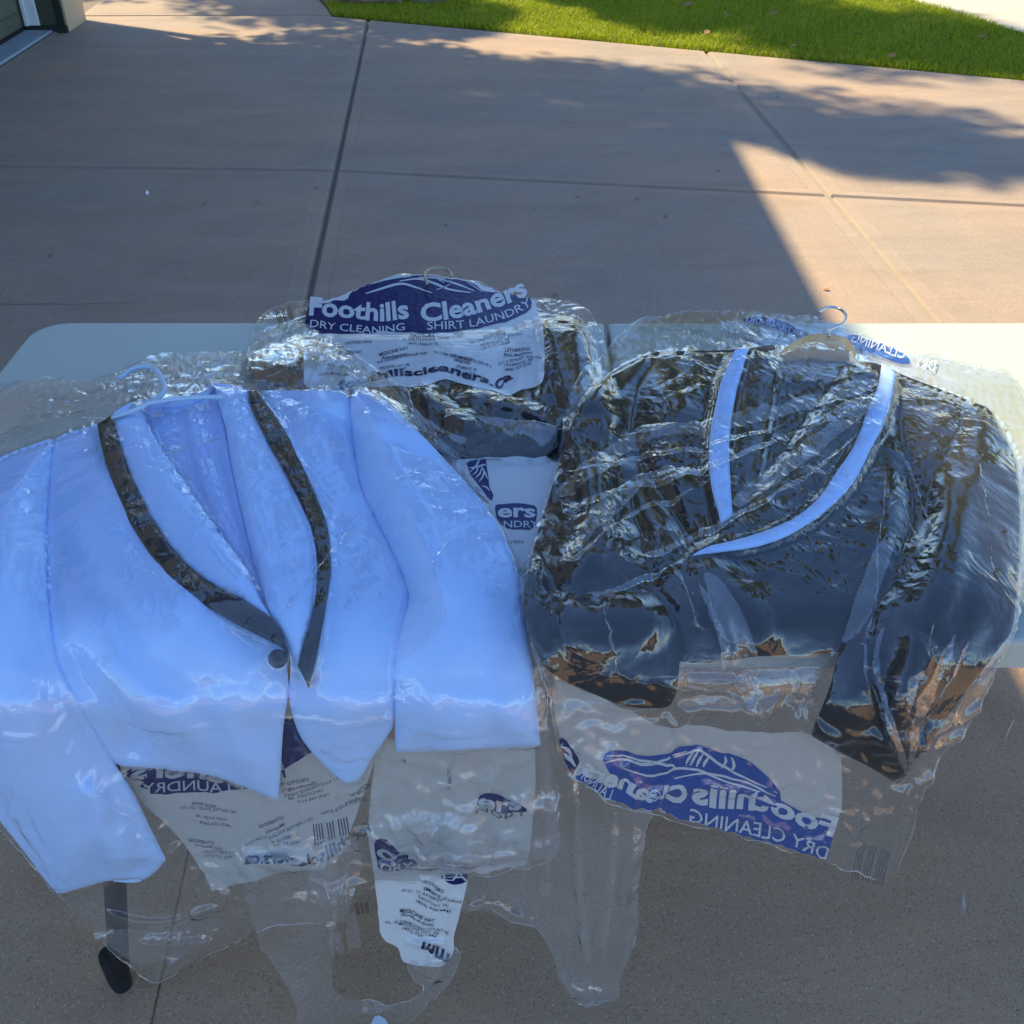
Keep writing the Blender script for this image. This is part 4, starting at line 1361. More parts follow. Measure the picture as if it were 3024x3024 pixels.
for body, bl, h, bd in (('HIGH RIVER', [(636, 2392), (560, 2394)], 13, .02), ('108 CENTRE STREET SOUTH', [(700, 2400), (528, 2408)], 12, 0), ('HIGH RIVER, AB', [(668, 2428), (574, 2428)], 12, 0), ('(403) 652-2564', [(682, 2444), (586, 2446)], 12, .008),
                        ('LETHBRIDGE', [(632, 2502), (552, 2502)], 13, .02), ('(Park Meadows)', [(656, 2516), (570, 2512)], 11, .01), ('311 5 STREET SOUTH', [(700, 2520), (600, 2530)], 11, 0), ('(403) 327-5151', [(690, 2536), (604, 2540)], 11, 0),
                        ('OKOTOKS', [(914, 2302), (830, 2324)], 14, .02), ('(Southridge)', [(934, 2312), (834, 2340)], 13, .02), ('31 SOUTHRIDGE DRIVE', [(1000, 2300), (840, 2358)], 12, 0), ('OKOTOKS, AB', [(956, 2334), (852, 2364)], 12, 0), ('(403) 938-4115', [(972, 2346), (880, 2372)], 12, 0),
                        ('MEDICINE HAT', [(1094, 2330), (1036, 2364)], 17, .03), ('(Northpoint)', [(1080, 2362), (1020, 2382)], 13, .02), ('10 DIVISION AVENUE NW', [(1100, 2368), (950, 2404)], 13, 0),
                        ('LETHBRIDGE', [(838, 2420), (764, 2456)], 14, .02), ('(Magrath)', [(842, 2440), (784, 2468)], 13, .02), ('1611 MAYOR MAGRATH DRIVE S', [(926, 2416), (820, 2470), (722, 2512)], 13, 0), ('LETHBRIDGE, AB', [(884, 2458), (800, 2496)], 12, 0), ('(403) 328-7576', [(890, 2474), (806, 2506)], 12, 0)):
    lettering(F_lb, body, bl, h * .74, M_ink_tb, pl, .0015, bd * .5)
lettering(F_lb, 'foothillscleaners.ca', [(1100, 2460), (1040, 2500), (980, 2520), (880, 2542), (800, 2556), (722, 2562)], 34, M_ink_tb, pl, .0015, .03)
pc = print_patch('printed_panel', F_lb, [(1112, 2210), (1130, 2190), (1578, 2190), (1582, 2320), (1572, 2440), (1565, 2517), (1552, 2562), (1383, 2580), (1243, 2602), (1108, 2600), (1084, 2470), (1094, 2350)], M_ink_wb, bag_l, .0008, smooth=0)
for pg in ([(1104, 2500), (1115, 2478), (1150, 2478), (1180, 2510), (1225, 2540), (1235, 2562), (1180, 2566), (1118, 2572)], [(1406, 2388), (1415, 2362), (1440, 2346), (1480, 2350), (1510, 2370), (1553, 2390), (1556, 2405), (1500, 2396)],
           ):
    print_patch('logo_patch', F_lb, pg, M_ink_n, pc, .0013)
lettering(F_lb, 'Fo', [(1224, 2536), (1112, 2534)], 40, M_ink_wb, pc, .0019, .03)
lettering(F_lb, 'DRY', [(1125, 2566), (1220, 2566)], 20, M_ink_wb, pc, .0019, .004)
lettering(F_lb, 'ers', [(1414, 2388), (1540, 2392)], 34, M_ink_wb, pc, .0019, .03)
lettering(F_lb, 'NDRY', [(1405, 2416), (1556, 2418)], 22, M_ink_tb, pc, .0015, 0)
lettering(F_lb, 'GF-0617', [(1330, 2266), (1334, 2330)], 11, M_ink_tb, pc, .0015, 0, flip=True)
lettering(F_lb, '#1,', [(1200, 2250), (1178, 2250)], 12, M_ink_tb, pc, .0015, 0)
heap.add(F_lb['p'][F_lb['used']])

jk = root_at('white_jacket', 700, 1500, 'white dinner jacket with black edged lapels and one black button', 'jacket', 'dry cleaned jackets on the table')
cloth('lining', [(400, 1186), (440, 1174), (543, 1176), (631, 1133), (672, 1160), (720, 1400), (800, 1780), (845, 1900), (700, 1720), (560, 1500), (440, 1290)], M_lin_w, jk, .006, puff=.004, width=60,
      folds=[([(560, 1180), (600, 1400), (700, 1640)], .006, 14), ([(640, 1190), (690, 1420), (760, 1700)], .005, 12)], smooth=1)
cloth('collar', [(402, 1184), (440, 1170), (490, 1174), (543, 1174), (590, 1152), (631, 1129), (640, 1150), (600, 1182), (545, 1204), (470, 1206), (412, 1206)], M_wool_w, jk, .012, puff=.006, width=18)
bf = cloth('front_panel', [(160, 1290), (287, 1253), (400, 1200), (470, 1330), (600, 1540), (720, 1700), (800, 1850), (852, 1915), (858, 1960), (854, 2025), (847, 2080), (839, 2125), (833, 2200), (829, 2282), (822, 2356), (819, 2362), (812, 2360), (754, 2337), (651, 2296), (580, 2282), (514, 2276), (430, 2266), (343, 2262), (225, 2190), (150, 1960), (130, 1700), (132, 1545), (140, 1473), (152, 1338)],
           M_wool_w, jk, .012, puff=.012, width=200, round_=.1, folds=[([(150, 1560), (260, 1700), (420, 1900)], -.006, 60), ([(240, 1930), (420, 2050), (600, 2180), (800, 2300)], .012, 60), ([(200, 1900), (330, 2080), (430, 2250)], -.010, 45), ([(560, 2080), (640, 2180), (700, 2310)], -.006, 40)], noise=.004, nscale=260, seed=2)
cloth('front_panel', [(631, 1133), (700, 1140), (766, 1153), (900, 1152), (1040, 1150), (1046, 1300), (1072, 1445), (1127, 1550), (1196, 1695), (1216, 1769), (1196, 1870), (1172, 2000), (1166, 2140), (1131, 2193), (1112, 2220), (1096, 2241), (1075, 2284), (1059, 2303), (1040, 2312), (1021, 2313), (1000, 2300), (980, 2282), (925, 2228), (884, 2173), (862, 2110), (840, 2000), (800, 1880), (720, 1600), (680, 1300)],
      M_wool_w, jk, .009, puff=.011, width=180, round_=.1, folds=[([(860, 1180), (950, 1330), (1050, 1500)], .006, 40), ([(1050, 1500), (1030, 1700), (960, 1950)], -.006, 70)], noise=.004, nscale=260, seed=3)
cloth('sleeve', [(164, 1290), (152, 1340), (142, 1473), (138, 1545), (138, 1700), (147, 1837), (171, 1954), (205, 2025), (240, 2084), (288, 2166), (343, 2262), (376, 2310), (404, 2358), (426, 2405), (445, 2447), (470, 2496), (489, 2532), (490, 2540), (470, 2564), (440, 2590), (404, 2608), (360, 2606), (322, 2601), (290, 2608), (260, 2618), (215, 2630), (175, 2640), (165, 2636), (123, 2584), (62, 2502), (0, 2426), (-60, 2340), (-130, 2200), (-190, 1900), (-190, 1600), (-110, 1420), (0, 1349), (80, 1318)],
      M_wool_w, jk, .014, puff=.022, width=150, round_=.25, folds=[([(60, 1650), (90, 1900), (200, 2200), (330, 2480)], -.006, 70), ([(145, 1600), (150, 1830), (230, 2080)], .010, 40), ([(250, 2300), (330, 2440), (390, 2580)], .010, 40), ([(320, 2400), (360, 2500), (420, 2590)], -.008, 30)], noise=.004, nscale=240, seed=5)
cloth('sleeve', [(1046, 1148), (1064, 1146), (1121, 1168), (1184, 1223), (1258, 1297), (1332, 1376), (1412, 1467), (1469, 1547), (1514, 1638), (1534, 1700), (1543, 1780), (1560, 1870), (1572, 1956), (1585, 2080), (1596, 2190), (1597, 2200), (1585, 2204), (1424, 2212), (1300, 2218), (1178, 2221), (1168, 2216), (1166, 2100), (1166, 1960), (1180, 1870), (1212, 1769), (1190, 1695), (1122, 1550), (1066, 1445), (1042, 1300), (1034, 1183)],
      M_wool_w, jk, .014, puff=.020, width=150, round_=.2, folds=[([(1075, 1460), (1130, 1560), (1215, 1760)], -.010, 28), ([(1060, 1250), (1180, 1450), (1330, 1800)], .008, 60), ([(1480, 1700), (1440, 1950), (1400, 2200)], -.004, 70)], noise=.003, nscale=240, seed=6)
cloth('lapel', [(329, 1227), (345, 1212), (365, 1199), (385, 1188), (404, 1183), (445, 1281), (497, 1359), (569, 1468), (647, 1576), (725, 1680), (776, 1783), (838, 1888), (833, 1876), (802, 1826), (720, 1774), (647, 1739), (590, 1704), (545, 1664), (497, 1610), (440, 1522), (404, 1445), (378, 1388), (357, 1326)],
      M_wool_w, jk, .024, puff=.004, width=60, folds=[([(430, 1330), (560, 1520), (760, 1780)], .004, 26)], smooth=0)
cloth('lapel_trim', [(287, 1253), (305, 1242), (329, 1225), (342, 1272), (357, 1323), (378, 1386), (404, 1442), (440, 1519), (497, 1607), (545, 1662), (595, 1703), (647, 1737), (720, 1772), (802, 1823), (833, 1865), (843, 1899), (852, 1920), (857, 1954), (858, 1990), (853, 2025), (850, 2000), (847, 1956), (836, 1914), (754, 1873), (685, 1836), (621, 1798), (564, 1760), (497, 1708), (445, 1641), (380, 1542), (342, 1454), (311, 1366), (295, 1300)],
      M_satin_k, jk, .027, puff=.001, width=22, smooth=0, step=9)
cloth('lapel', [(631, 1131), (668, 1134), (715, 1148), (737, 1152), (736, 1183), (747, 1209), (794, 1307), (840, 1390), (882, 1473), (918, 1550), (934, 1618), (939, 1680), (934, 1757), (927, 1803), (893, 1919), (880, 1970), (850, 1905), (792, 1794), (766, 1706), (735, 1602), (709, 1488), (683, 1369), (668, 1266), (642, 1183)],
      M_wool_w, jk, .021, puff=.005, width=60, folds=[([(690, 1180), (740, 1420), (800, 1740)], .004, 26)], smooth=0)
cloth('lapel_trim', [(737, 1150), (750, 1148), (766, 1157), (790, 1196), (818, 1235), (840, 1270), (859, 1302), (901, 1390), (932, 1457), (963, 1535), (972, 1580), (976, 1618), (978, 1680), (977, 1700), (968, 1760), (959, 1816), (945, 1890), (932, 1953), (912, 2034), (896, 2000), (879, 1967), (885, 1942), (891, 1919), (910, 1860), (925, 1803), (932, 1757), (937, 1680), (932, 1618), (916, 1550), (880, 1473), (838, 1390), (792, 1307), (745, 1209), (735, 1183)],
      M_satin_k, jk, .0245, puff=.001, width=22, smooth=0, step=9)
bt = [(819 + 28 * math.cos(a), 1946 + 29 * math.sin(a)) for a in np.linspace(0, 2 * math.pi, 26)[:-1]]
cloth('button', bt, M_button, jk, .030, puff=.0012, width=26, round_=0, thick=.004, step=6, smooth=0)
settle()
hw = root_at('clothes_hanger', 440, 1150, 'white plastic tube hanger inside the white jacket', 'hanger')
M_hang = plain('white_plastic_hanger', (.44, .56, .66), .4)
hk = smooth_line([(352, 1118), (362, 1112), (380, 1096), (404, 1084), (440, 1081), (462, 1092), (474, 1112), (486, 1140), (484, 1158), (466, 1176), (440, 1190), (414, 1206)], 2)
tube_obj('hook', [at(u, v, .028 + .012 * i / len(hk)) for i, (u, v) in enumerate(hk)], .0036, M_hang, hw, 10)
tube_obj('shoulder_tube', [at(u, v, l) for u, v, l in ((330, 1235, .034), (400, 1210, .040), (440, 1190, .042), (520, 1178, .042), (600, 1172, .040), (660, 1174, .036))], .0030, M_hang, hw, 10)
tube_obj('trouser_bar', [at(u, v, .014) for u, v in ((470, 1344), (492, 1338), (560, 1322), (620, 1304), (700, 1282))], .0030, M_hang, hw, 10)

F_l = film_sim(L_OUT, 9, .048, 43, gmap=lambda u, v: 1 + 1.2 * np.exp(-(seg_dist(u, v, [(-50, 1230), (250, 1180), (450, 1100), (900, 1020)]) / 90) ** 2) + .8 * np.exp(-((v - 2650) / 120) ** 2) + 1.6 * np.exp(-((u - 1370) / 230) ** 2 - ((v - 2420) / 170) ** 2), clear=.0025, iters=150, wob=.0015, nscale=90, bend=.22,
               ridges=[([(30, 1150), (150, 1180), (330, 1140)], .010, 12), ([(60, 1230), (200, 1200), (380, 1230)], .010, 12), ([(560, 1060), (700, 1090), (860, 1060)], .012, 12), ([(500, 1110), (640, 1080), (800, 1100)], .010, 12), ([(150, 1300), (140, 1420), (138, 1560)], .008, 10), ([(1050, 1480), (1150, 1400), (1280, 1330)], .010, 12),
                       ([(780, 1850), (960, 1620), (1080, 1470)], .010, 10), ([(1210, 1770), (1250, 1660), (1360, 1520)], .008, 12), ([(150, 1760), (170, 1900), (235, 1885)], .008, 10), ([(300, 2700), (460, 2740), (640, 2690)], .010, 12), ([(400, 2790), (520, 2800), (640, 2790)], .012, 12), ([(1150, 2080), (1120, 2300), (1090, 2460)], .010, 14),
                       ([(1600, 2080), (1625, 2300), (1640, 2500)], .014, 14), ([(1220, 2440), (1260, 2500), (1240, 2580)], .014, 16), ([(1110, 2560), (1300, 2560), (1560, 2530)], .010, 14), ([(1390, 2500), (1450, 2540), (1390, 2580)], .012, 12), ([(880, 960), (1010, 1060), (1180, 1180), (1330, 1360)], .010, 12)])
film_mesh('front_film', F_l, M_film_w, bag_l)
rolled_edge(F_l, M_roll, bag_l)
heap.add(F_l['p'][F_l['used']])
for i, fo in enumerate(([(-60, 1190), (20, 1150), (100, 1130), (180, 1120), (260, 1122), (350, 1135), (340, 1170), (280, 1205), (150, 1240), (60, 1275), (-60, 1310)],
                        [(440, 1110), (500, 1070), (560, 1046), (650, 1040), (740, 1036), (860, 1000), (930, 1020), (880, 1050), (760, 1090), (640, 1122), (520, 1132)],
                        [(860, 990), (960, 1000), (1080, 1080), (1180, 1160), (1260, 1260), (1230, 1270), (1120, 1190), (1000, 1100), (900, 1040)],
                        [(250, 2730), (330, 2745), (460, 2760), (620, 2700), (680, 2720), (600, 2800), (480, 2850), (400, 2850), (300, 2780)],
                        [(1215, 2420), (1260, 2400), (1290, 2440), (1320, 2520), (1300, 2580), (1240, 2600), (1205, 2560), (1225, 2490)],
                        [(1110, 2560), (1260, 2545), (1400, 2530), (1560, 2505), (1640, 2470), (1650, 2530), (1560, 2562), (1400, 2582), (1240, 2600), (1112, 2600)],
                        [(1585, 2030), (1612, 2060), (1614, 2180), (1632, 2290), (1646, 2420), (1660, 2520), (1625, 2500), (1600, 2380), (1592, 2200)],
                        [(340, 1100), (400, 1072), (480, 1066), (560, 1110), (640, 1170), (600, 1200), (480, 1215), (400, 1215), (330, 1190)])):
    ff = film_sim(fo, 7, .10, 80 + i, clear=.002, iters=80, wob=.004, nscale=46, bend=.15)
    film_mesh('crumpled_film', ff, M_film_f, bag_l)
X_OUT = [(905, 2600), (925, 2540), (970, 2480), (1050, 2470), (1072, 2560), (1056, 2620), (1034, 2680), (1020, 2735), (996, 2745), (975, 2715), (945, 2680), (925, 2640)]
F_x = film_sim(X_OUT, 8, .05, 45, clear=.004, off=.012, iters=90, wob=.004, nscale=60, ridges=[([(960, 2500), (950, 2620), (985, 2710)], .012, 10), ([(1030, 2500), (1010, 2620), (1000, 2720)], .012, 10)])
film_mesh('gathered_corner', F_x, M_film_h, bag_l)
for (u, v) in ((1040, 2790), (985, 2810)):
    f = film_sim([(u - 16, v - 80), (u + 14, v - 90), (u + 22, v - 20), (u + 26, v + 18), (u + 6, v + 10), (u - 8, v + 22), (u - 14, v - 20)], 6, .05, u, clear=.006, iters=50, wob=.003, nscale=40)
    film_mesh('torn_strip', f, M_film_h, bag_l)
lettering(F_l, '||| || |||', [(1052, 2690), (1090, 2684)], 26, M_ink_k, bag_l, .0012, .02, name='barcode')
lettering(F_lb, '|||| ||| ||||', [(930, 2470), (1030, 2455)], 40, M_ink_tb, bag_l, .0012, .02, name='barcode')
lettering(F_mid, '||| || |||', [(822, 950), (866, 936)], 34, M_ink_k, bag_mid, .0012, .02, name='barcode')
heap.add(F_l['p'][F_l['used']])

# ================================================================== right: black dinner jacket with white piped lapels
bag_r = root_at('garment_bag', 2300, 960, 'clear cleaner bag around the black jacket, with mirrored blue print below', 'garment bag', 'dry cleaner garment bags')
R_OUT = [(1668, 1200), (1697, 1126), (1750, 1060), (1808, 1008), (1860, 962), (1902, 930), (2000, 920), (2115, 913), (2200, 916), (2289, 921), (2415, 933), (2460, 945), (2510, 968), (2600, 1006), (2683, 1039), (2760, 1046), (2841, 1063), (2920, 1080), (2975, 1087), (3024, 1150), (3075, 1260), (3090, 1500), (3060, 1700), (3020, 1800), (2991, 1880), (2983, 1915), (2935, 2010), (2880, 2113), (2840, 2160), (2794, 2215), (2770, 2260),
         (2754, 2302), (2715, 2373), (2702, 2420), (2691, 2468), (2662, 2540), (2638, 2612), (2612, 2604), (2588, 2598), (2510, 2570), (2439, 2543), (2360, 2520), (2289, 2499), (2210, 2476), (2131, 2456), (2050, 2440), (1973, 2424), (1890, 2402), (1816, 2377), (1740, 2342), (1681, 2306), (1662, 2260), (1650, 2223), (1632, 2150), (1618, 2073), (1600, 2010), (1579, 1947), (1556, 1870), (1539, 1797), (1534, 1740), (1535, 1679), (1563, 1607), (1590, 1520), (1618, 1434), (1645, 1310)]
F_rb = film_sim([(u + (8 if u < 2300 else -8), v + (8 if v < 1600 else -2)) for u, v in R_OUT], 13, .020, 51, clear=.002, iters=70, wob=.003, nscale=160, ridges=[([(1900, 2400), (2100, 2330), (2300, 2400)], .010, 60)])
film_mesh('back_film', F_rb, M_film_b, bag_r, sub=False)
pr = print_patch('printed_panel', F_rb, [(1630, 2006), (1680, 2026), (1740, 2052), (1839, 2089), (1926, 2136), (1980, 2148), (2052, 2156), (2210, 2164), (2368, 2176), (2407, 2188), (2440, 2205), (2486, 2247), (2489, 2300), (2490, 2389), (2482, 2420), (2470, 2444), (2455, 2500), (2440, 2540), (2360, 2516), (2289, 2495), (2131, 2452), (1973, 2420), (1816, 2373), (1740, 2338), (1686, 2304), (1656, 2223), (1640, 2120)], M_ink_wb, bag_r, .0008, smooth=0)
pr['label'] = 'white printed band along the bottom of the bag'
br = print_patch('logo_patch', F_rb, [(1780, 2250), (1786, 2236), (1800, 2228), (1850, 2226), (1920, 2230), (1980, 2222), (2030, 2214), (2060, 2211), (2110, 2222), (2150, 2226), (2186, 2235), (2225, 2262), (2257, 2294), (2285, 2326), (2308, 2357), (2312, 2384), (2400, 2420), (2440, 2424), (2468, 2438), (2462, 2480), (2446, 2532), (2431, 2537), (2360, 2514), (2250, 2484), (2131, 2450), (2050, 2434), (1960, 2414), (1880, 2390), (1816, 2370), (1740, 2336), (1700, 2300), (1720, 2290), (1770, 2320), (1830, 2340), (1816, 2300), (1800, 2290)], M_ink_nb, pr, .0013, smooth=0)
lettering(F_rb, 'Foothills', [(2462, 2478), (2380, 2448), (2290, 2424), (2180, 2404), (2100, 2394), (2046, 2388)], 58, M_ink_w, pr, .0019, .035)
lettering(F_rb, 'Cleaners', [(2030, 2396), (1960, 2384), (1900, 2364), (1840, 2342), (1780, 2324), (1716, 2292)], 54, M_ink_w, pr, .0019, .035)
lettering(F_rb, 'DRY CLEANING', [(2440, 2536), (2340, 2496), (2230, 2468), (2120, 2444), (2036, 2430)], 30, M_ink_w, pr, .0019, .006)
lettering(F_rb, 'LAUNDRY', [(1800, 2364), (1744, 2336), (1694, 2280)], 28, M_ink_w, pr, .0019, .006)
strokes(F_rb, [[(1786, 2258), (1850, 2250), (1920, 2256), (1960, 2240), (2030, 2228)], [(1840, 2278), (1920, 2290), (2000, 2280), (2070, 2290), (2160, 2330), (2250, 2360)], [(1996, 2316), (2060, 2306), (2120, 2296), (2190, 2320), (2250, 2352), (2296, 2372)], [(1790, 2240), (1880, 2240), (1960, 2252), (1990, 2270), (2000, 2286)],
               [(1960, 2252), (2030, 2236), (2064, 2222), (2110, 2250), (2160, 2280), (2230, 2330), (2300, 2360)], [(2050, 2232), (2036, 2250), (2028, 2268)], [(2066, 2228), (2052, 2250), (2040, 2274)], [(2080, 2236), (2066, 2260), (2060, 2280)], [(2096, 2244), (2084, 2264), (2080, 2280)], [(2140, 2232), (2146, 2250), (2130, 2274)], [(2160, 2236), (2170, 2262), (2160, 2282)]], 9, M_ink_w, pr, .0019)
print_patch('logo_patch', F_rb, [(1648, 2200), (1668, 2188), (1690, 2230), (1716, 2262), (1700, 2282), (1690, 2300), (1670, 2270)], M_ink_n, pr, .0013)
strokes(F_rb, [[(1654, 2214), (1676, 2222), (1690, 2250)], [(1662, 2240), (1684, 2252), (1700, 2276)]], 12, M_ink_w, pr, .0019)
lettering(F_rb, '||| ||| ||||', [(2520, 2566), (2610, 2590)], 80, M_ink_tb, bag_r, .0012, .01, name='barcode')
# faded print at the top of the bag, behind the hanger
pt2 = print_patch('printed_panel', F_rb, [(2120, 960), (2200, 940), (2400, 950), (2560, 1000), (2700, 1070), (2860, 1130), (2800, 1180), (2640, 1120), (2500, 1080), (2300, 1060), (2160, 1040)], film('faint_white_print', haze=.35, gain=.7, crinkle=.2), bag_r, .0008)
print_patch('logo_patch', F_rb, [(2190, 944), (2240, 938), (2300, 946), (2360, 966), (2400, 990), (2380, 1000), (2320, 978), (2260, 962), (2200, 954)], M_ink_nb, pt2, .0013)
print_patch('logo_patch', F_rb, [(2500, 990), (2530, 994), (2600, 1012), (2650, 1034), (2684, 1056), (2690, 1072), (2660, 1072), (2600, 1050), (2540, 1030), (2510, 1014)], M_ink_nb, pt2, .0013)
lettering(F_rb, 'SHIRT LAUNDRY', [(2386, 1000), (2300, 970), (2196, 952)], 18, M_ink_w, pt2, .0019, .006)
lettering(F_rb, 'CLEANING', [(2668, 1062), (2600, 1038), (2512, 1008)], 26, M_ink_w, pt2, .0019, .006)
lettering(F_rb, 'DRY', [(2760, 1092), (2700, 1076)], 26, M_ink_w, pt2, .0019, .006)
for body, bl, h in (('HIGH RIVER', [(2240, 986), (2190, 976)], 11), ('108 CENTRE STREET SOUTH', [(2270, 1000), (2150, 988)], 10), ('HIGH RIVER, AB', [(2230, 1010), (2160, 1000)], 10), ('(403) 652-2564', [(2250, 1022), (2190, 1012)], 10), ('OKOTOKS', [(2730, 1120), (2694, 1112)], 10)):
    lettering(F_rb, body, bl, h * .8, M_ink_tb, pt2, .0019)
heap.add(F_rb['p'][F_rb['used']])

jb = root_at('black_jacket', 2300, 1500, 'black dinner jacket with white edged lapels on a wooden hanger', 'jacket', 'dry cleaned jackets on the table')
cloth('body', [(1918, 1040), (2020, 1036), (2123, 1034), (2210, 1029), (2289, 1018), (2310, 1075), (2420, 1108), (2520, 1078), (2600, 1073), (2652, 1102), (2780, 1150), (2880, 1190), (2900, 1400), (2860, 1600), (2720, 1800), (2560, 1920), (2478, 1925), (2400, 1932), (2300, 1936), (2234, 1938), (2160, 1950), (2060, 1960), (1980, 1950), (1850, 1700), (1800, 1500), (1780, 1250), (1850, 1090)], M_wool_k, jb, .012, puff=.022, width=170, noise=.003, nscale=220, seed=12,
      folds=[([(2050, 1650), (2200, 1780), (2260, 1930)], .012, 50), ([(2640, 1200), (2700, 1450), (2660, 1750)], -.012, 50), ([(1850, 1300), (1980, 1500), (2050, 1640)], -.010, 40)])
cloth('lining', [(2276, 1060), (2320, 1058), (2420, 1100), (2530, 1066), (2545, 1080), (2500, 1180), (2350, 1400), (2200, 1560), (2210, 1450), (2260, 1220)], M_satin_k, jb, .03, puff=.003, width=40)
cloth('sleeve', [(1922, 1041), (1808, 1096), (1760, 1140), (1722, 1182), (1692, 1240), (1674, 1292), (1642, 1402), (1610, 1500), (1582, 1592), (1556, 1700), (1550, 1800), (1566, 1880), (1589, 1947), (1634, 1994), (1685, 2020), (1737, 2042), (1790, 2066), (1831, 2081), (1880, 2090), (1910, 2092), (1960, 2090), (1981, 2083), (1996, 2050), (2000, 2030), (2010, 1930), (2060, 1850), (1980, 1700), (1900, 1550), (1870, 1350), (1890, 1150)],
      M_wool_k, jb, .018, puff=.020, width=150, round_=.4, noise=.003, nscale=200, seed=13, folds=[([(1700, 1300), (1780, 1500), (1720, 1700)], .012, 40), ([(1560, 1730), (1720, 1780), (1900, 1740), (2020, 1800)], -.008, 46), ([(1620, 1820), (1780, 1860), (1960, 1840)], .007, 46)])
cloth('sleeve', [(2870, 1186), (2920, 1203), (2960, 1270), (2999, 1355), (3012, 1500), (3012, 1639), (3002, 1760), (2992, 1858), (2960, 1904), (2920, 1955), (2841, 2057), (2800, 2112), (2762, 2168), (2725, 2226), (2690, 2280), (2664, 2304), (2644, 2314), (2600, 2284), (2549, 2255), (2510, 2236), (2470, 2215), (2430, 2194), (2391, 2172), (2418, 2110), (2446, 2042), (2464, 1980), (2478, 1923), (2560, 1800), (2640, 1600), (2740, 1400), (2830, 1250)],
      M_wool_k, jb, .018, puff=.022, width=150, round_=.4, noise=.003, nscale=220, seed=14, folds=[([(2800, 1350), (2820, 1600), (2740, 1850)], .010, 50), ([(2640, 1900), (2600, 2050), (2560, 2230)], -.010, 40), ([(2720, 1880), (2680, 2040), (2640, 2200)], .010, 36)])
cloth('lapel', [(2206, 1030), (2250, 1022), (2289, 1016), (2292, 1060), (2276, 1200), (2250, 1350), (2215, 1500), (2195, 1580), (2163, 1535), (2155, 1402), (2153, 1292), (2169, 1181), (2186, 1110)], M_satin_k, jb, .038, puff=.004, width=50)
cloth('lapel', [(2540, 1066), (2602, 1074), (2598, 1126), (2567, 1205), (2520, 1323), (2472, 1396), (2409, 1483), (2338, 1538), (2212, 1588), (2048, 1640), (2140, 1575), (2270, 1420), (2390, 1260), (2490, 1120)], M_satin_k, jb, .038, puff=.004, width=50)
cloth('lapel_trim', [(2170, 1033), (2190, 1030), (2212, 1029), (2200, 1066), (2188, 1110), (2177, 1146), (2170, 1181), (2160, 1236), (2154, 1292), (2154, 1350), (2156, 1402), (2158, 1440), (2160, 1473), (2164, 1522), (2146, 1535), (2129, 1545), (2118, 1504), (2107, 1465), (2100, 1434), (2095, 1402), (2093, 1350), (2095, 1292), (2102, 1248), (2111, 1205), (2120, 1160), (2131, 1118), (2150, 1074)], M_wool_w, jb, .043, puff=.0008, width=20, smooth=0, step=10)
cloth('lapel_trim', [(2604, 1073), (2624, 1086), (2645, 1101), (2642, 1130), (2636, 1165), (2626, 1205), (2612, 1244), (2594, 1286), (2573, 1323), (2550, 1372), (2525, 1418), (2496, 1456), (2462, 1489), (2416, 1528), (2368, 1560), (2330, 1582), (2289, 1599), (2240, 1614), (2194, 1623), (2120, 1632), (2042, 1641), (2070, 1624), (2099, 1611), (2150, 1600), (2210, 1584), (2275, 1562), (2336, 1536), (2374, 1510), (2407, 1481), (2440, 1440), (2470, 1394), (2496, 1358), (2518, 1323), (2544, 1264), (2565, 1205), (2584, 1164), (2596, 1126)], M_wool_w, jb, .043, puff=.0008, width=20, smooth=0, step=10)
kw = N('hanger_wood')
wp = kw.n('NewGeometry').outputs['Position']
wb = kw.bsdf(Base_Color=kw.mix(kw.noise(kw.mapping(wp, (14, 90, 90)), 1.0, 4, .6), (.52, .27, .08), (.68, .38, .13)), Roughness=.35)
hb = root_at('clothes_hanger', 2430, 1030, 'wooden suit hanger with chrome hook in the collar of the black jacket', 'hanger')
cloth('yoke', [(2270, 1066), (2300, 1044), (2336, 1014), (2360, 1000), (2383, 990), (2415, 985), (2447, 986), (2478, 992), (2502, 1000), (2518, 1018), (2527, 1039), (2524, 1056), (2516, 1072), (2470, 1074), (2400, 1066), (2330, 1070)], kw.m, hb, .034, puff=.002, width=40, thick=.010, smooth=1, step=10)
hk = smooth_line([(2447, 992), (2446, 978), (2456, 970), (2478, 964), (2494, 952), (2500, 936), (2494, 922), (2480, 911), (2462, 906), (2444, 907), (2430, 913), (2418, 922)], 2)
tube_obj('hook', [at(u, v, .046) for u, v in hk], .0022, M_chrome, hb, 8)
settle()
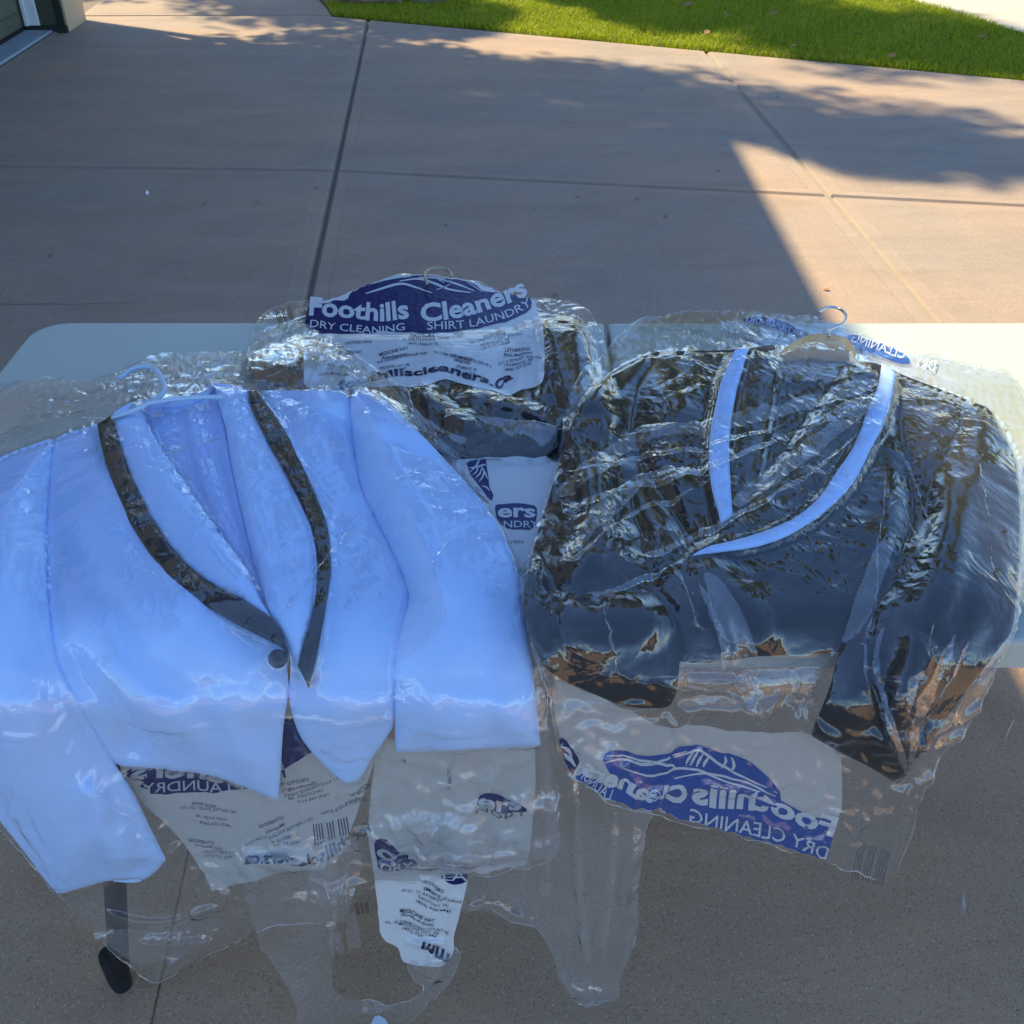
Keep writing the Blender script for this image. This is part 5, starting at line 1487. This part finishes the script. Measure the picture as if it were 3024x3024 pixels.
F_r = film_sim(R_OUT, 9, .060, 53, gmap=lambda u, v: 1 + .7 * np.clip((v - 1850) / 150, 0, 1), clear=.003, iters=170, wob=.004, nscale=100, bend=.24, maxlift=.06,
               ridges=[([(1640, 1480), (1850, 1390), (2100, 1340), (2350, 1240), (2600, 1110)], .022, 14), ([(1680, 1360), (1900, 1310), (2150, 1270), (2420, 1180), (2580, 1130)], .018, 13), ([(1840, 1640), (2000, 1560), (2250, 1450), (2480, 1300), (2590, 1200)], .020, 13), ([(1640, 1640), (1850, 1480), (2090, 1390)], .018, 14),
                       ([(2650, 1240), (2640, 1420), (2600, 1600), (2620, 1750), (2560, 1900)], .022, 16), ([(2660, 1230), (2720, 1400), (2780, 1560)], .016, 14), ([(2610, 1330), (2680, 1450), (2740, 1600)], .016, 12), ([(2060, 1640), (2120, 1760), (2200, 1960), (2260, 2150)], .020, 16), ([(1980, 1610), (2040, 1700), (2080, 1850)], .016, 14),
                       ([(1720, 1720), (1850, 1690), (1980, 1640)], .018, 15), ([(1780, 1740), (1820, 1880), (1840, 2000)], .014, 14), ([(2590, 1860), (2570, 2000), (2620, 2150), (2690, 2300)], .014, 9), ([(2780, 1800), (2760, 1950), (2700, 2120), (2680, 2290)], .014, 10), ([(2900, 1850), (2840, 2010), (2760, 2140), (2690, 2300)], .014, 10), ([(2220, 1900), (2240, 2050), (2250, 2170)], .016, 20),
                       ([(1900, 2010), (2000, 2060), (2200, 2080)], .012, 22), ([(2690, 2310), (2660, 2440), (2630, 2580)], .012, 12), ([(2890, 1280), (2940, 1450), (2960, 1700)], .012, 14), ([(1800, 1150), (1960, 1120), (2120, 1160)], .012, 18), ([(1790, 1250), (1960, 1230), (2110, 1230)], .012, 18)])
film_mesh('front_film', F_r, M_film_k, bag_r)
rolled_edge(F_r, M_roll, bag_r, .0013)
heap.add(F_r['p'][F_r['used']])
for i, fo in enumerate(([(2598, 1596), (2634, 1590), (2630, 1640), (2590, 1760), (2550, 1868), (2493, 1893), (2500, 1850), (2530, 1740)],
                        [(2069, 1676), (2133, 1708), (2170, 1770), (2205, 1830), (2245, 1949), (2253, 2077), (2225, 2130), (2190, 2060), (2130, 1960), (2128, 1890), (2100, 1780)],
                        [(2150, 1478), (2270, 1380), (2381, 1300), (2500, 1210), (2598, 1142), (2616, 1170), (2520, 1250), (2421, 1330), (2310, 1410), (2190, 1496)],
                        [(1636, 1440), (1750, 1345), (1877, 1256), (1990, 1240), (2101, 1230), (2340, 1180), (2582, 1108), (2600, 1140), (2360, 1215), (2117, 1268), (2000, 1276), (1905, 1296), (1780, 1385), (1655, 1470)],
                        [(1700, 1560), (1850, 1400), (2000, 1370), (2096, 1375), (2100, 1392), (2000, 1400), (1880, 1440), (1760, 1570), (1640, 1680)],
                        [(2596, 1870), (2616, 1800), (2622, 1830), (2600, 1950), (2640, 2110), (2690, 2290), (2672, 2300), (2620, 2130), (2578, 1980)],
                        [(2700, 2100), (2780, 1960), (2830, 1850), (2826, 1900), (2780, 2030), (2720, 2180), (2690, 2300), (2680, 2290)],
                        [(2250, 1040), (2330, 985), (2450, 965), (2540, 1000), (2580, 1060), (2540, 1110), (2420, 1120), (2300, 1110)])):
    ff = film_sim(fo, 7, .05, 60 + i, clear=.003, iters=70, wob=.003, nscale=50, bend=.2)
    film_mesh('folded_film', ff, M_film_f, bag_r)

# ------------------------------------------------------------------ small litter on the ground
M_paper = plain('white_paper', (.72, .74, .76), .7)
M_dry = plain('dry_leaf', (.30, .15, .06), .8, var=.3)
M_straw = plain('pale_straw', (.55, .5, .38), .8)


def leaf(p, size, rot, mat, label, name='fallen_leaf', group='fallen leaves on the lawn', cat='leaf', tilt=.3):
    V = []; F = []
    for i in range(5):
        t = i / 4; w = math.sin(math.pi * min(.97, t * .94 + .03)) * .32
        V += [(t - .5, -w, .10 * t + .12 * w), (t - .5, 0, .10 * t), (t - .5, w, .10 * t + .12 * w)]
        if i:
            k = 3 * i
            F += [(k - 3, k - 2, k + 1, k), (k - 2, k - 1, k + 2, k + 1)]
    o = mesh_obj(name, [(x * size, y * size, z * size) for x, y, z in V], F, mat)
    o.location = p; o.rotation_euler = (tilt, -.1, rot)
    return tag(o, label, cat, group)


LEAF_AT = ['largest one, upper middle of the lawn', 'small one just right of the largest leaf', 'single one between the two tree shade streaks', 'one nearest the concrete joint by the lawn edge', 'one close to the driveway edge on the right half', 'one close to the driveway edge at mid lawn',
           'red one deep in the tree shade', 'farthest right one in the tree shade', 'small one straight below the largest leaf', 'small one right of the largest leaf, lower down', 'leftmost one on the sunlit grass', 'one in the middle of the shade, near the top']
for i, (u, v) in enumerate(((2030, 32), (2140, 62), (2528, 122), (2340, 158), (2630, 186), (2176, 138), (2800, 136), (2895, 128), (2085, 116), (2175, 66), (1890, 94), (2280, 60))):
    leaf(G(u, v) + Vector((0, 0, .04)), .055 if i else .075, i * 1.7, M_dry, 'dry brown leaf on the grass, ' + LEAF_AT[i])
tag(mesh_obj('paper_scrap', [tuple(G(u, v) + Vector((0, 0, z))) for u, v, z in ((429, 568, .002), (436, 566, .008), (441, 571, .003), (437, 577, .002), (430, 576, .006))], [(0, 1, 2, 3, 4)], M_paper), 'tiny white paper scrap on the shaded concrete slab', 'paper')
tube_obj('grass_stem', [G(u, v) + Vector((0, 0, z)) for u, v, z in ((2966, 2190, .002), (2975, 2165, .005), (2984, 2145, .004), (2994, 2127, .002))], [.0006, .0012, .0011, .0004], M_straw)
tag(bpy.data.objects['grass_stem'], 'thin pale dry grass stem on the concrete right of the bag', 'stem')
mesh_obj('plastic_shred', [tuple(G(u, v) + Vector((0, 0, z))) for u, v, z in ((2833, 2700, .001), (2838, 2670, .004), (2843, 2638, .009), (2850, 2668, .003), (2851, 2704, .001))], [(0, 1, 2, 3, 4)], M_film_h)
tag(bpy.data.objects['plastic_shred'], 'small pointed shred of clear plastic on the concrete, lower right', 'plastic shred')
bm = bmesh.new()
for z, sc in ((0.0, 1.0), (.012, 1.0)):
    pass
pts = [(1092, 3060), (1096, 3022), (1106, 3002), (1120, 2998), (1138, 3010), (1152, 3034), (1162, 3070)]
V = [tuple(G(u, v, .03)) for u, v in pts] + [tuple(G(u, v, .03) - Vector((0, 0, .004))) for u, v in pts]
n = len(pts)
F = [tuple(range(n)), tuple(range(2 * n - 1, n - 1, -1))] + [(i, (i + 1) % n, n + (i + 1) % n, n + i) for i in range(n)]
bm.free()
tag(mesh_obj('paper_tag', V, F, M_paper), 'white rounded paper tag at the bottom edge below the clear strip', 'tag')
# leaf specks blown over the driveway
CRUMB_AT = ['below the white paper scrap', 'left of the long joint, nearest the joint crossing', 'left slab, nearest one right of the paper scrap', 'left slab, just above the cross joint', 'middle slab, upper right near the sun spots', 'middle slab, leftmost of the pair below the joint',
            'middle slab, rightmost of the pair below the joint', 'middle slab, nearest the lawn', 'middle slab, just above the printed bag', 'middle slab, farthest right below the joint', 'left slab, farthest left', 'middle slab, left edge above the bag', 'in the sun right of the shadow edge', 'middle slab, halfway up near the shadow edge']
for i, (u, v) in enumerate(((605, 604), (934, 558), (760, 598), (660, 434), (2295, 290), (1705, 582), (1880, 590), (1895, 268), (1640, 872), (1965, 642), (150, 758), (1316, 666), (2440, 858), (2120, 508))):
    leaf(G(u, v) + Vector((0, 0, .004)), .022, i * 2.1, M_dry, 'dark leaf crumb on the driveway, ' + CRUMB_AT[i], 'leaf_crumb', 'leaf crumbs on the driveway', 'leaf crumb', .0)
